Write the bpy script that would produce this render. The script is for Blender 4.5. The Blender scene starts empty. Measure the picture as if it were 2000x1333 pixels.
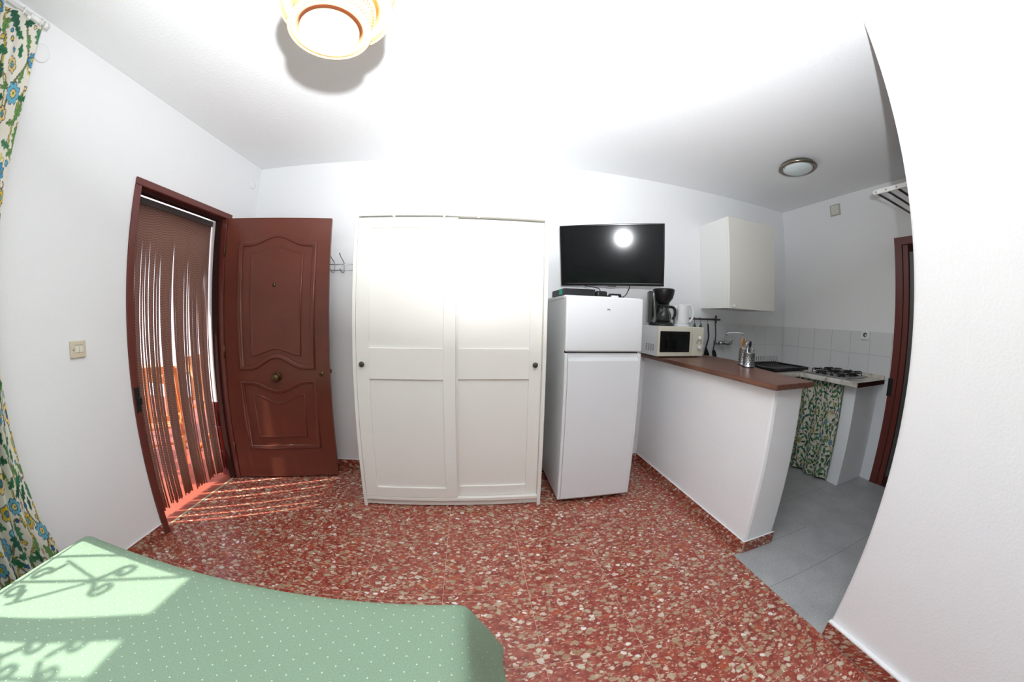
import bpy, bmesh, math, random
import numpy as np
from mathutils import Vector, Matrix
random.seed(7)
S = bpy.context.scene
COL = S.collection

# ------------------------------------------------------------------ camera
F_PX = 627.25                      # stereographic fisheye, focal length in pixels of a 2000 px wide frame
YAW, PITCH, ROLL, CAM_Z = 0.1227, -0.0751, 0.0204, 1.2779
cd = bpy.data.cameras.new('camera'); cam = bpy.data.objects.new('camera', cd); COL.objects.link(cam)
cd.type = 'PANO'
cd.sensor_fit = 'HORIZONTAL'; cd.sensor_width = 36.0; cd.sensor_height = 36.0*1333/2000
cd.clip_start = 0.01; cd.clip_end = 200
f_mm = F_PX*36.0/2000
rr = np.linspace(0, 1215, 400)*36.0/2000
th = 2*np.arctan(rr/(2*f_mm))
A = np.stack([rr, rr**2, rr**3, rr**4], 1)
kk = np.linalg.lstsq(A, th, rcond=None)[0]
cd.panorama_type = 'FISHEYE_LENS_POLYNOMIAL'
cd.fisheye_fov = math.radians(200)
cd.fisheye_polynomial_k0 = 0.0
cd.fisheye_polynomial_k1, cd.fisheye_polynomial_k2, cd.fisheye_polynomial_k3, cd.fisheye_polynomial_k4 = [-float(k) for k in kk]
cy_, sy_, cp_, sp_ = math.cos(YAW), math.sin(YAW), math.cos(PITCH), math.sin(PITCH)
fw = Vector((sy_*cp_, cy_*cp_, sp_)); rt = Vector((cy_, -sy_, 0)); up = rt.cross(fw)
rt2 = rt*math.cos(ROLL)+up*math.sin(ROLL); up2 = up*math.cos(ROLL)-rt*math.sin(ROLL)
cam.matrix_world = Matrix(((rt2.x, up2.x, -fw.x, 0), (rt2.y, up2.y, -fw.y, 0), (rt2.z, up2.z, -fw.z, CAM_Z), (0, 0, 0, 1)))
S.camera = cam

# ------------------------------------------------------------------ light
SUN_DIR = Vector((0.75, 0.375, -1.0)).normalized()
W = bpy.data.worlds.new('sky'); S.world = W; W.use_nodes = True
wn = W.node_tree; bg = wn.nodes['Background']
sky = wn.nodes.new('ShaderNodeTexSky'); sky.sky_type = 'NISHITA'; sky.sun_disc = False
sky.sun_elevation = math.asin(-SUN_DIR.z); sky.sun_rotation = math.atan2(-SUN_DIR.x, -SUN_DIR.y)
wn.links.new(sky.outputs[0], bg.inputs[0]); bg.inputs[1].default_value = 0.6
sl = bpy.data.lights.new('sun', 'SUN'); sl.energy = 6.0; sl.angle = 0.010; sl.color = (1, 0.95, 0.88)
so = bpy.data.objects.new('sun', sl); COL.objects.link(so)
so.rotation_euler = SUN_DIR.to_track_quat('-Z', 'Y').to_euler(); so.location = (-6, -3, 8)
fl = bpy.data.lights.new('camera_flash', 'AREA'); fl.shape = 'DISK'; fl.size = 0.035; fl.spread = math.radians(135); fl.energy = 55; fl.color = (0.95, 0.985, 1.02)
fo = bpy.data.objects.new('camera_flash', fl); COL.objects.link(fo); fo.location = (0.030, -0.095, 1.392)
fo.rotation_euler = Vector((0.062, 0.525, 0.849)).to_track_quat('-Z', 'Y').to_euler()      # flash head turned up towards the ceiling
S.cycles.caustics_reflective = False; S.cycles.caustics_refractive = False; S.cycles.diffuse_bounces = 6; S.cycles.glossy_bounces = 3; S.cycles.transmission_bounces = 5; S.cycles.max_bounces = 9
S.view_settings.view_transform = 'Standard'; S.view_settings.look = 'None'
S.view_settings.exposure = 0.35; S.view_settings.gamma = 1.0; S.view_settings.use_curve_mapping = False

# ------------------------------------------------------------------ materials
def lin(c):
    return tuple(((v/255)/12.92 if v/255 <= 0.04045 else ((v/255+0.055)/1.055)**2.4) for v in c)
def rgba(c): return (*lin(c), 1)
def mat(name, c, rough=0.5, metal=0.0, bump=0.0, bscale=80, spec=0.5, coat=0.0, trans=0.0, alpha=1.0, detail=4, var=0.0, vscale=3):
    m = bpy.data.materials.new(name); m.use_nodes = True
    nt = m.node_tree; b = nt.nodes['Principled BSDF']
    b.inputs['Base Color'].default_value = rgba(c); b.inputs['Roughness'].default_value = rough
    b.inputs['Metallic'].default_value = metal; b.inputs['Specular IOR Level'].default_value = spec
    b.inputs['Coat Weight'].default_value = coat; b.inputs['Coat Roughness'].default_value = 0.08
    b.inputs['Transmission Weight'].default_value = trans; b.inputs['Alpha'].default_value = alpha
    tc = nt.nodes.new('ShaderNodeTexCoord')
    if bump:
        n = nt.nodes.new('ShaderNodeTexNoise'); n.inputs['Scale'].default_value = bscale; n.inputs['Detail'].default_value = detail
        nt.links.new(tc.outputs['Object'], n.inputs['Vector'])
        bp = nt.nodes.new('ShaderNodeBump'); bp.inputs['Strength'].default_value = bump; bp.inputs['Distance'].default_value = 0.01
        nt.links.new(n.outputs['Fac'], bp.inputs['Height']); nt.links.new(bp.outputs[0], b.inputs['Normal'])
    if var:
        n2 = nt.nodes.new('ShaderNodeTexNoise'); n2.inputs['Scale'].default_value = vscale; n2.inputs['Detail'].default_value = 5
        nt.links.new(tc.outputs['Object'], n2.inputs['Vector'])
        mx = nt.nodes.new('ShaderNodeMix'); mx.data_type = 'RGBA'
        mx.inputs[6].default_value = rgba(tuple(max(0, v*(1-var)) for v in c)); mx.inputs[7].default_value = rgba(tuple(min(255, v*(1+var)) for v in c))
        nt.links.new(n2.outputs['Fac'], mx.inputs[0]); nt.links.new(mx.outputs[2], b.inputs['Base Color'])
    return m

class NT:
    """small node-graph helper"""
    def __init__(s, m): s.t = m.node_tree; s.b = m.node_tree.nodes['Principled BSDF']
    def n(s, kind, **kw):
        nd = s.t.nodes.new(kind)
        for k, v in kw.items(): setattr(nd, k, v)
        return nd
    def l(s, a, b): s.t.links.new(a, b)
    def math(s, op, a, b=None, clamp=False):
        nd = s.n('ShaderNodeMath', operation=op); nd.use_clamp = clamp
        for i, q in enumerate((a, b)):
            if q is None: continue
            if isinstance(q, (int, float)): nd.inputs[i].default_value = q
            else: s.l(q, nd.inputs[i])
        return nd.outputs[0]
    def mix(s, f, a, b):
        nd = s.n('ShaderNodeMix', data_type='RGBA')
        for sock, q in ((nd.inputs[0], f), (nd.inputs[6], a), (nd.inputs[7], b)):
            if isinstance(q, (int, float)): sock.default_value = q
            elif isinstance(q, tuple): sock.default_value = rgba(q)
            else: s.l(q, sock)
        return nd.outputs[2]
    def ramp(s, fac, stops, interp='CONSTANT'):
        nd = s.n('ShaderNodeValToRGB'); cr = nd.color_ramp; cr.interpolation = interp
        while len(cr.elements) < len(stops): cr.elements.new(0.5)
        for e, (p, c) in zip(cr.elements, stops): e.position = p; e.color = rgba(c)
        s.l(fac, nd.inputs[0]); return nd.outputs[0]

M = {}
M['plaster'] = mat('plaster', (239, 240, 241), 0.85, bump=0.14, bscale=110, spec=0.2)
M['ceiling'] = mat('ceiling_paint', (241, 242, 243), 0.9, bump=0.18, bscale=70, spec=0.2)
M['wardrobe'] = mat('wardrobe_paint', (231, 229, 222), 0.38, spec=0.4)
M['fridge'] = mat('fridge_enamel', (224, 226, 228), 0.32, bump=0.04, bscale=400, spec=0.45)
M['white_plastic'] = mat('white_plastic', (232, 233, 234), 0.35)
M['cream_plastic'] = mat('cream_plastic', (224, 221, 204), 0.38)
M['switch'] = mat('switch_plastic', (216, 204, 180), 0.4)
M['cabinet'] = mat('cabinet_laminate', (232, 229, 221), 0.45)
M['cabinet_side'] = mat('cabinet_side_laminate', (230, 231, 228), 0.45)
M['black'] = mat('black_plastic', (22, 22, 23), 0.35)
M['black_metal'] = mat('black_enamel', (20, 20, 22), 0.4)
M['screen'] = mat('tv_screen', (10, 11, 13), 0.10, spec=0.35)
M['bezel'] = mat('tv_bezel', (9, 9, 10), 0.16)
M['chrome'] = mat('chrome', (205, 206, 208), 0.12, metal=1)
M['steel'] = mat('brushed_steel', (170, 170, 172), 0.3, metal=1)
M['nickel'] = mat('satin_nickel', (150, 140, 128), 0.28, metal=1)
M['bronze'] = mat('aged_brass', (104, 84, 56), 0.38, metal=0.9)
M['knob'] = mat('dark_pewter', (74, 74, 72), 0.4, metal=0.6)
M['tile_white'] = mat('glazed_wall_tile', (222, 223, 225), 0.16, spec=0.45, bump=0.03, bscale=12)
M['grout'] = mat('grout', (196, 194, 190), 0.9)
M['dark_grout'] = mat('grey_grout', (116, 116, 114), 0.9)
M['red_grout'] = mat('floor_grout', (196, 158, 140), 0.8)
M['door_red'] = mat('varnished_door', (106, 55, 43), 0.22, spec=0.45, bump=0.05, bscale=30, var=0.10, vscale=4)
M['frame_red'] = mat('varnished_frame', (106, 50, 43), 0.28, spec=0.45)
M['dark_wood'] = mat('dark_door', (58, 32, 28), 0.75, spec=0.12)
M['glass'] = mat('window_glass', (255, 255, 255), 0.02, trans=1.0, spec=0.5)
M['carafe'] = mat('smoked_glass', (150, 152, 150), 0.05, trans=0.9)
M['smoke'] = mat('smoky_plastic', (76, 82, 76), 0.15, coat=0.4)
M['frosted'] = mat('frosted_glass', (214, 224, 224), 0.3, spec=0.5)
M['iron'] = mat('wrought_iron', (30, 30, 30), 0.6, metal=0.4)
M['white_metal'] = mat('white_metal', (226, 226, 222), 0.35)
M['rod_grey'] = mat('grey_metal_rod', (92, 90, 90), 0.35, metal=0.5)
M['header'] = mat('grey_header_rail', (98, 90, 90), 0.5)
M['teak'] = mat('teak_wood', (186, 108, 46), 0.5, var=0.22, vscale=9)
M['teak_pale'] = mat('pale_teak', (222, 176, 128), 0.5, var=0.1, vscale=9)
M['terracotta'] = mat('terracotta', (150, 68, 42), 0.6, var=0.08, vscale=6)
M['red_tile'] = mat('red_glazed_tile', (96, 24, 18), 0.12, coat=0.5, var=0.15, vscale=8)
M['wood_spoon'] = mat('wooden_spoon', (176, 122, 70), 0.6)
M['green_sticker'] = mat('green_sticker', (40, 190, 160), 0.5)
M['green_plastic'] = mat('green_plastic', (30, 92, 66), 0.4)
M['socket_dark'] = mat('socket_recess', (70, 70, 70), 0.5)
M['vent'] = mat('vent_plastic', (176, 176, 168), 0.5)
M['under_bed'] = mat('mattress_fabric', (210, 206, 196), 0.9)
M['bed_wood'] = mat('bed_wood', (120, 80, 50), 0.5)
M['cable'] = mat('white_cable', (225, 225, 225), 0.6)
M['gum'] = mat('beige_seal', (190, 172, 138), 0.7)

def terrazzo():
    m = mat('terrazzo', (160, 70, 52), 0.17, spec=0.5); g = NT(m)
    tc = g.n('ShaderNodeNewGeometry'); oi = g.n('ShaderNodeObjectInfo')
    off = g.n('ShaderNodeVectorMath', operation='SCALE'); off.inputs[0].default_value = (37, 53, 11); g.l(oi.outputs['Random'], off.inputs['Scale'])
    add = g.n('ShaderNodeVectorMath', operation='ADD'); sx = g.n('ShaderNodeSeparateXYZ'); g.l(tc.outputs['Position'], sx.inputs[0]); cxz = g.n('ShaderNodeCombineXYZ')
    g.l(g.math('ADD', sx.outputs[0], sx.outputs[2]), cxz.inputs[0]); g.l(g.math('ADD', sx.outputs[1], g.math('MULTIPLY', sx.outputs[2], .8)), cxz.inputs[1])   # skirting faces are cut through the same stone
    g.l(cxz.outputs[0], add.inputs[0]); g.l(off.outputs[0], add.inputs[1])
    nz = g.n('ShaderNodeTexNoise'); nz.inputs['Scale'].default_value = 50; nz.inputs['Detail'].default_value = 3; g.l(add.outputs[0], nz.inputs['Vector'])
    sub = g.n('ShaderNodeVectorMath', operation='SUBTRACT'); g.l(nz.outputs['Color'], sub.inputs[0]); sub.inputs[1].default_value = (.5, .5, .5)
    sc = g.n('ShaderNodeVectorMath', operation='SCALE'); g.l(sub.outputs[0], sc.inputs[0]); sc.inputs['Scale'].default_value = 0.026
    wv = g.n('ShaderNodeVectorMath', operation='ADD'); g.l(add.outputs[0], wv.inputs[0]); g.l(sc.outputs[0], wv.inputs[1])
    # red matrix
    n1 = g.n('ShaderNodeTexNoise'); n1.inputs['Scale'].default_value = 38; n1.inputs['Detail'].default_value = 5; g.l(add.outputs[0], n1.inputs['Vector'])
    col = g.ramp(n1.outputs['Fac'], [(0.3, (118, 56, 49)), (0.45, (142, 68, 57)), (0.58, (156, 80, 66)), (0.75, (180, 110, 92))], 'LINEAR')
    n = g.n('ShaderNodeTexNoise'); n.inputs['Scale'].default_value = 110; n.inputs['Detail'].default_value = 3; g.l(add.outputs[0], n.inputs['Vector'])
    mottle = g.ramp(n.outputs['Fac'], [(0.3, (205, 185, 170)), (0.6, (255, 255, 255))], 'LINEAR')
    def layer(col, scale, r0, r1, pick, stops, stretch, seed, soft=.10, op=1.0):
        mp = g.n('ShaderNodeMapping'); mp.inputs['Scale'].default_value = stretch; mp.inputs['Rotation'].default_value = (0, 0, seed); mp.inputs['Location'].default_value = (seed*3.1, seed*1.7, 0)
        g.l(wv.outputs[0], mp.inputs['Vector'])
        vf = g.n('ShaderNodeTexVoronoi', feature='F1', voronoi_dimensions='2D'); vf.inputs['Scale'].default_value = scale; g.l(mp.outputs[0], vf.inputs['Vector'])
        sep = g.n('ShaderNodeSeparateColor'); g.l(vf.outputs['Color'], sep.inputs[0])
        rad = g.math('MULTIPLY_ADD', sep.outputs[1], r1-r0); rad.node.inputs[2].default_value = r0      # every chip has its own size
        e = g.math('DIVIDE', g.math('SUBTRACT', rad, vf.outputs['Distance']), soft, clamp=True)
        f = g.math('MULTIPLY', g.math('MULTIPLY', e, g.math('GREATER_THAN', sep.outputs[0], pick)), op)
        mul = g.n('ShaderNodeMix', data_type='RGBA', blend_type='MULTIPLY'); mul.inputs[0].default_value = 0.6
        g.l(g.ramp(sep.outputs[2], stops), mul.inputs[6]); g.l(mottle, mul.inputs[7])
        return g.mix(f, col, mul.outputs[2])
    col = layer(col, 15, .30, .55, .55, [(0, (150, 54, 46)), (.35, (178, 88, 60)), (.7, (136, 62, 52))], (1, 1.3, 1), 1.3, .2, .7)
    col = layer(col, 62, .20, .42, .55, [(0, (184, 130, 104)), (.4, (170, 104, 82)), (.7, (200, 160, 136))], (1, 1.4, 1), .4, .12, .8)
    col = layer(col, 24, .14, .30, .6, [(0, (206, 180, 160)), (.5, (190, 140, 112)), (.8, (220, 200, 184))], (1, 3.2, 1), .7, .08, .85)
    col = layer(col, 27, .16, .30, .64, [(0, (198, 168, 146)), (.5, (184, 150, 122)), (.8, (222, 206, 192))], (1, 3.0, 1), 2.4, .08, .85)
    col = layer(col, 31, .22, .45, .48, [(0, (176, 152, 128)), (.3, (194, 170, 146)), (.55, (166, 130, 104)), (.75, (212, 196, 178)), (.92, (232, 226, 220))], (1, 1.35, 1), 2.2)
    col = layer(col, 20, .22, .42, .58, [(0, (172, 148, 122)), (.35, (190, 168, 144)), (.6, (164, 132, 106)), (.82, (208, 194, 178))], (1, 1.5, 1), .9)
    g.l(col, g.b.inputs['Base Color'])
    return m
M['terrazzo'] = terrazzo()

def grey_tile():
    m = mat('grey_stone_tile', (112, 114, 114), 0.45); g = NT(m)
    tc = g.n('ShaderNodeNewGeometry')
    n = g.n('ShaderNodeTexNoise'); n.inputs['Scale'].default_value = 5; n.inputs['Detail'].default_value = 8; n.inputs['Roughness'].default_value = .65; g.l(tc.outputs['Position'], n.inputs['Vector'])
    n2 = g.n('ShaderNodeTexNoise'); n2.inputs['Scale'].default_value = 120; n2.inputs['Detail'].default_value = 3; g.l(tc.outputs['Position'], n2.inputs['Vector'])
    a = g.ramp(n.outputs['Fac'], [(.3, (150, 152, 153)), (.7, (182, 184, 184))], 'LINEAR')
    b = g.ramp(n2.outputs['Fac'], [(.35, (138, 140, 141)), (.65, (192, 194, 194))], 'LINEAR')
    g.l(g.mix(.35, a, b), g.b.inputs['Base Color']); return m
M['grey_tile'] = grey_tile()

def marble():
    m = mat('cream_marble', (205, 200, 190), 0.2); g = NT(m)
    tc = g.n('ShaderNodeNewGeometry')
    n = g.n('ShaderNodeTexNoise'); n.inputs['Scale'].default_value = 9; n.inputs['Detail'].default_value = 8; n.inputs['Distortion'].default_value = 1.2; g.l(tc.outputs['Position'], n.inputs['Vector'])
    g.l(g.ramp(n.outputs['Fac'], [(.3, (150, 140, 126)), (.5, (204, 198, 188)), (.7, (222, 218, 210))], 'LINEAR'), g.b.inputs['Base Color']); return m
M['marble'] = marble()

def worktop():
    m = mat('walnut_worktop', (120, 75, 55), 0.3, spec=0.5); g = NT(m)
    tc = g.n('ShaderNodeNewGeometry')
    mp = g.n('ShaderNodeMapping'); mp.inputs['Scale'].default_value = (22, 1.6, 22); g.l(tc.outputs['Position'], mp.inputs['Vector'])
    n = g.n('ShaderNodeTexNoise'); n.inputs['Scale'].default_value = 2.2; n.inputs['Detail'].default_value = 7; g.l(mp.outputs[0], n.inputs['Vector'])
    g.l(g.ramp(n.outputs['Fac'], [(.3, (78, 47, 37)), (.5, (108, 68, 52)), (.7, (130, 88, 68))], 'LINEAR'), g.b.inputs['Base Color']); return m
M['worktop'] = worktop()

def bedspread_mat():
    m = mat('green_bedspread', (146, 180, 150), 0.85, spec=0.2); g = NT(m)
    uv = g.n('ShaderNodeUVMap'); uv.uv_map = ''
    sp = g.n('ShaderNodeSeparateXYZ'); g.l(uv.outputs[0], sp.inputs[0])
    def lattice(ox, oy):
        px, py = 0.053, 0.043
        fx = g.math('SUBTRACT', g.math('MULTIPLY', g.math('FRACT', g.math('DIVIDE', g.math('ADD', sp.outputs[0], 10+ox), px)), px), px/2)
        fy = g.math('SUBTRACT', g.math('MULTIPLY', g.math('FRACT', g.math('DIVIDE', g.math('ADD', sp.outputs[1], 10+oy), py)), py), py/2)
        d = g.math('SQRT', g.math('ADD', g.math('MULTIPLY', fx, fx), g.math('MULTIPLY', fy, fy)))
        return g.math('LESS_THAN', d, 0.0021)
    dots = g.math('MAXIMUM', lattice(0, 0), lattice(0.0265, 0.0215))
    n = g.n('ShaderNodeTexNoise'); n.inputs['Scale'].default_value = 300; g.l(uv.outputs[0], n.inputs['Vector'])
    base = g.ramp(n.outputs['Fac'], [(.3, (126, 151, 127)), (.7, (141, 166, 142))], 'LINEAR')
    g.l(g.mix(dots, base, (196, 212, 190)), g.b.inputs['Base Color'])
    # fine ribs of the weave and raised tufts
    w = g.n('ShaderNodeTexWave'); w.inputs['Scale'].default_value = 55; g.l(uv.outputs[0], w.inputs['Vector'])
    hgt = g.math('ADD', g.math('MULTIPLY', w.outputs['Fac'], 0.12), dots)
    bp = g.n('ShaderNodeBump'); bp.inputs['Strength'].default_value = 0.25; bp.inputs['Distance'].default_value = 0.003
    g.l(hgt, bp.inputs['Height']); g.l(bp.outputs[0], g.b.inputs['Normal'])
    return m
M['bedspread'] = bedspread_mat()

def cloth_mat():
    m = mat('floral_cloth', (225, 220, 200), 0.9, spec=0.1); g = NT(m)
    a = g.n('ShaderNodeVertexColor'); a.layer_name = 'Col'; g.l(a.outputs[0], g.b.inputs['Base Color'])
    tr = g.n('ShaderNodeBsdfTranslucent'); g.l(a.outputs[0], tr.inputs[0])
    mx = g.n('ShaderNodeMixShader'); mx.inputs[0].default_value = 0.25
    out = [n for n in m.node_tree.nodes if n.type == 'OUTPUT_MATERIAL'][0]
    g.l(g.b.outputs[0], mx.inputs[1]); g.l(tr.outputs[0], mx.inputs[2]); g.l(mx.outputs[0], out.inputs[0]); return m
M['cloth'] = cloth_mat()

def string_mat():
    m = mat('twisted_cord', (150, 105, 90), 0.6, spec=0.3); g = NT(m)
    uv = g.n('ShaderNodeUVMap'); uv.uv_map = ''
    sp = g.n('ShaderNodeSeparateXYZ'); g.l(uv.outputs[0], sp.inputs[0])
    oi = g.n('ShaderNodeObjectInfo')
    f = g.math('FRACT', g.math('ADD', g.math('ADD', sp.outputs[0], g.math('MULTIPLY', oi.outputs['Random'], 5)), g.math('MULTIPLY', sp.outputs[1], 60)))
    st = g.math('LESS_THAN', f, 0.42)
    g.l(g.mix(st, (136, 96, 84), (170, 130, 116)), g.b.inputs['Base Color']); return m
M['string'] = string_mat()

def cane_mat():
    m = mat('cane', (238, 202, 150), 0.55, var=0.06, vscale=30); g = NT(m)
    out = [n for n in m.node_tree.nodes if n.type == 'OUTPUT_MATERIAL'][0]
    tr = g.n('ShaderNodeBsdfTranslucent'); tr.inputs[0].default_value = rgba((236, 150, 72))
    mx = g.n('ShaderNodeMixShader'); mx.inputs[0].default_value = 0.3
    g.l(g.b.outputs[0], mx.inputs[1]); g.l(tr.outputs[0], mx.inputs[2]); g.l(mx.outputs[0], out.inputs[0]); return m
M['cane'] = cane_mat()

# ------------------------------------------------------------------ mesh helpers
def BM(): return bmesh.new()
def box(bm, x0, x1, y0, y1, z0, z1, bev=0.0, seg=2):
    vs = [bm.verts.new(p) for p in ((x0,y0,z0),(x1,y0,z0),(x1,y1,z0),(x0,y1,z0),(x0,y0,z1),(x1,y0,z1),(x1,y1,z1),(x0,y1,z1))]
    fs = [bm.faces.new([vs[i] for i in q]) for q in ((0,3,2,1),(4,5,6,7),(0,1,5,4),(1,2,6,5),(2,3,7,6),(3,0,4,7))]
    if bev:
        es = list({e for f in fs for e in f.edges})
        bmesh.ops.bevel(bm, geom=es, offset=bev, segments=seg, affect='EDGES', profile=0.5)
    return bm
def bx(*a, bev=0.0, seg=2): return box(BM(), *a, bev=bev, seg=seg)
def tube(bm, pts, r, n=8, closed=False, caps=True, uvlen=False):
    pts = [Vector(p) for p in pts]; N = len(pts); rings = []
    rad = r if isinstance(r, (list, tuple)) else [r]*N
    prev = None
    for i, p in enumerate(pts):
        if closed: t = pts[(i+1) % N]-pts[i-1]
        else: t = pts[min(i+1, N-1)]-pts[max(i-1, 0)]
        t.normalize()
        if prev is None:
            a = Vector((0, 0, 1)) if abs(t.z) < 0.9 else Vector((1, 0, 0))
            u = t.cross(a).normalized()
        else:
            u = (prev-t*prev.dot(t)).normalized()
        prev = u; w = t.cross(u)
        rings.append([bm.verts.new(p+(u*math.cos(2*math.pi*k/n)+w*math.sin(2*math.pi*k/n))*rad[i]) for k in range(n)])
    lay = bm.loops.layers.uv.verify() if uvlen else None
    acc = 0
    for i in range(N if closed else N-1):
        a, b = rings[i], rings[(i+1) % N]; L = (pts[(i+1) % N]-pts[i]).length
        for k in range(n):
            f = bm.faces.new((a[k], a[(k+1) % n], b[(k+1) % n], b[k])); f.smooth = True
            if uvlen:
                for lp, (uu, vv) in zip(f.loops, ((k/n, acc), ((k+1)/n, acc), ((k+1)/n, acc+L), (k/n, acc+L))): lp[lay].uv = (uu, vv)
        acc += L
    if caps and not closed:
        bm.faces.new(list(reversed(rings[0]))); bm.faces.new(rings[-1])
    return bm
def lathe(bm, prof, c=(0,0,0), n=32, axis='z', smooth=True, rot=None):
    rings = []
    for r, z in prof:
        ring = []
        for k in range(n):
            a = 2*math.pi*k/n; x, y = r*math.cos(a), r*math.sin(a)
            if axis == 'z': p = Vector((x, y, z))
            elif axis == 'y': p = Vector((x, z, y))
            else: p = Vector((z, x, y))
            ring.append(bm.verts.new(p+Vector(c)))
        rings.append(ring)
    for a, b in zip(rings, rings[1:]):
        for k in range(n):
            try:
                f = bm.faces.new((a[k], a[(k+1) % n], b[(k+1) % n], b[k])); f.smooth = smooth
            except ValueError: pass
    if prof[0][0] > 1e-5: bm.faces.new(list(reversed(rings[0])))
    if prof[-1][0] > 1e-5: bm.faces.new(rings[-1])
    bmesh.ops.remove_doubles(bm, verts=[v for r in (rings[0], rings[-1]) for v in r], dist=1e-6)
    return bm
def prism(bm, poly, z0, z1, axis='z', bev=0.0):
    def P(a, b, c): return {'z': (a, b, c), 'y': (a, c, b), 'x': (c, a, b)}[axis]
    lo = [bm.verts.new(P(a, b, z0)) for a, b in poly]; hi = [bm.verts.new(P(a, b, z1)) for a, b in poly]
    f0 = bm.faces.new(lo); f1 = bm.faces.new(hi); n = len(poly); fs = [f0, f1]
    for i in range(n): fs.append(bm.faces.new((lo[i], lo[(i+1) % n], hi[(i+1) % n], hi[i])))
    bmesh.ops.recalc_face_normals(bm, faces=fs)
    if bev: bmesh.ops.bevel(bm, geom=list(set(f0.edges) | set(f1.edges)), offset=bev, segments=2, affect='EDGES')
    return bm
def smooth_path(pts, n=8):
    pts = [Vector(p) for p in pts]; out = []
    for i in range(len(pts)-1):
        p0, p1, p2, p3 = pts[max(i-1, 0)], pts[i], pts[i+1], pts[min(i+2, len(pts)-1)]
        for k in range(n):
            t = k/n
            out.append(0.5*((2*p1)+(p2-p0)*t+(2*p0-5*p1+4*p2-p3)*t*t+(3*p1-p0-3*p2+p3)*t**3))
    out.append(pts[-1]); return out
def obj(name, bm, m, parent=None, label=None, cat=None, group=None, kind=None, recalc=True, flat=False):
    """link a bmesh given in world coordinates (or in the parent's frame when the parent is turned) as one object"""
    if recalc: bmesh.ops.recalc_face_normals(bm, faces=bm.faces)
    me = bpy.data.meshes.new(name); bm.to_mesh(me); bm.free()
    if m is not None: me.materials.append(m if not isinstance(m, str) else M[m])
    return link(name, me, parent, label, cat, group, kind)
def link(name, me, parent=None, label=None, cat=None, group=None, kind=None):
    co = np.empty(len(me.vertices)*3); me.vertices.foreach_get('co', co); co = co.reshape(-1, 3)
    lo, hi = co.min(0), co.max(0); c = Vector(((lo[0]+hi[0])/2, (lo[1]+hi[1])/2, lo[2] if parent is None else (lo[2]+hi[2])/2))
    me.transform(Matrix.Translation(-c))
    o = bpy.data.objects.new(name, me); COL.objects.link(o)
    if parent is not None:
        o.parent = parent
        base = Vector((0, 0, 0)) if parent.get('_local') else wloc(parent)
        o.location = c-base
        if parent.get('_local'): o['_local'] = 1; o['_off'] = list(c)
        if parent.get('_local') and parent.type != 'EMPTY':
            o.location = c-Vector(parent['_off'])
    else: o.location = c
    tag(o, label, cat, group, kind); return o
def wloc(o):
    p = Vector(o.location)
    while o.parent: o = o.parent; p = p+Vector(o.location)
    return p
def tag(o, label=None, cat=None, group=None, kind=None):
    if label: o['label'] = label
    if cat: o['category'] = cat
    if group: o['group'] = group
    if kind: o['kind'] = kind
    return o
def thing(name, loc, label=None, cat=None, group=None, kind=None, rot=None):
    o = bpy.data.objects.new(name, None); COL.objects.link(o); o.location = loc; o.empty_display_size = 0.05
    if rot: o.rotation_euler = rot; o['_local'] = 1; o['_off'] = [0, 0, 0]
    return tag(o, label, cat, group, kind)

# ------------------------------------------------------------------ measures of the room
XL, YB, XP, XK, H = -1.893, 2.501, 1.416, 3.300, 2.544
WT = 0.20                                   # thickness of the outer wall
YF = -1.60                                  # wall behind the bed
DY0, DY1, DZ = 1.327, 2.19, 2.045           # outer edge of the entrance frame
WY0, WY1, WZ0, WZ1 = -0.62, 0.47, 0.95, 2.10   # window in the left wall

# ------------------------------------------------------------------ setting: shell
b = BM()
x0, x1 = XL-WT, XL
oy0, oy1, oz = DY0+.02, DY1-.02, DZ-.02
for a in ((YF-.15, WY0, 0, H), (WY0, WY1, 0, WZ0), (WY0, WY1, WZ1, H), (WY1, oy0, 0, H), (oy0, oy1, oz, H), (oy1, YB+.15, 0, H)):
    box(b, x0, x1, a[0], a[1], a[2], a[3])
wall_left = obj('wall_left', b, 'plaster', kind='structure', label='white plastered wall with the entrance doorway')
wall_back = obj('wall_back', bx(XL-WT, XK+.15, YB, YB+.15, 0, H), 'plaster', kind='structure', label='white plastered wall behind the wardrobe and refrigerator')
wall_end = obj('wall_kitchen', bx(XK, XK+.15, -.6, YB, 0, H), 'plaster', kind='structure', label='white end wall of the kitchenette with tiled splashback')
b = BM(); prism(b, [(XP+.022, YF), (XP+.022, .484), (XP+.025, .494), (XP+.034, .503), (XP+.047, .506), (XP+.12, .506), (XP+.14, .50), (XP+.14, YF)], 0, H)
wall_right = obj('wall_right', b, 'plaster', kind='structure', label='white partition wall at the right, nearest the camera')
wall_front = obj('wall_front', bx(XL, XK+.15, YF-.15, YF, 0, H), 'plaster', kind='structure', label='white wall behind the bed, out of view')
wall_kn = obj('wall_kitchen_near', bx(XP+.14, XK, -.6, -.5, 0, H), 'plaster', kind='structure', label='white near wall of the kitchenette, out of view')
ceiling = obj('ceiling', bx(XL-WT, XK+.15, YF-.15, YB+.15, H, H+.12), 'ceiling', kind='structure', label='white ceiling over room and kitchenette')
# half wall of the breakfast bar, with softened plaster corners
PX0, PX1, PY = 1.4765, 1.725, 1.135
b = BM(); prism(b, [(PX0, YB), (PX0, PY+.02), (PX0+.006, PY+.006), (PX0+.02, PY), (PX1-.02, PY), (PX1-.006, PY+.006), (PX1, PY+.02), (PX1, YB)], 0, .965)
half = obj('wall_half', b, 'plaster', kind='structure', label='low white plastered half wall carrying the wooden worktop')

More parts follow.
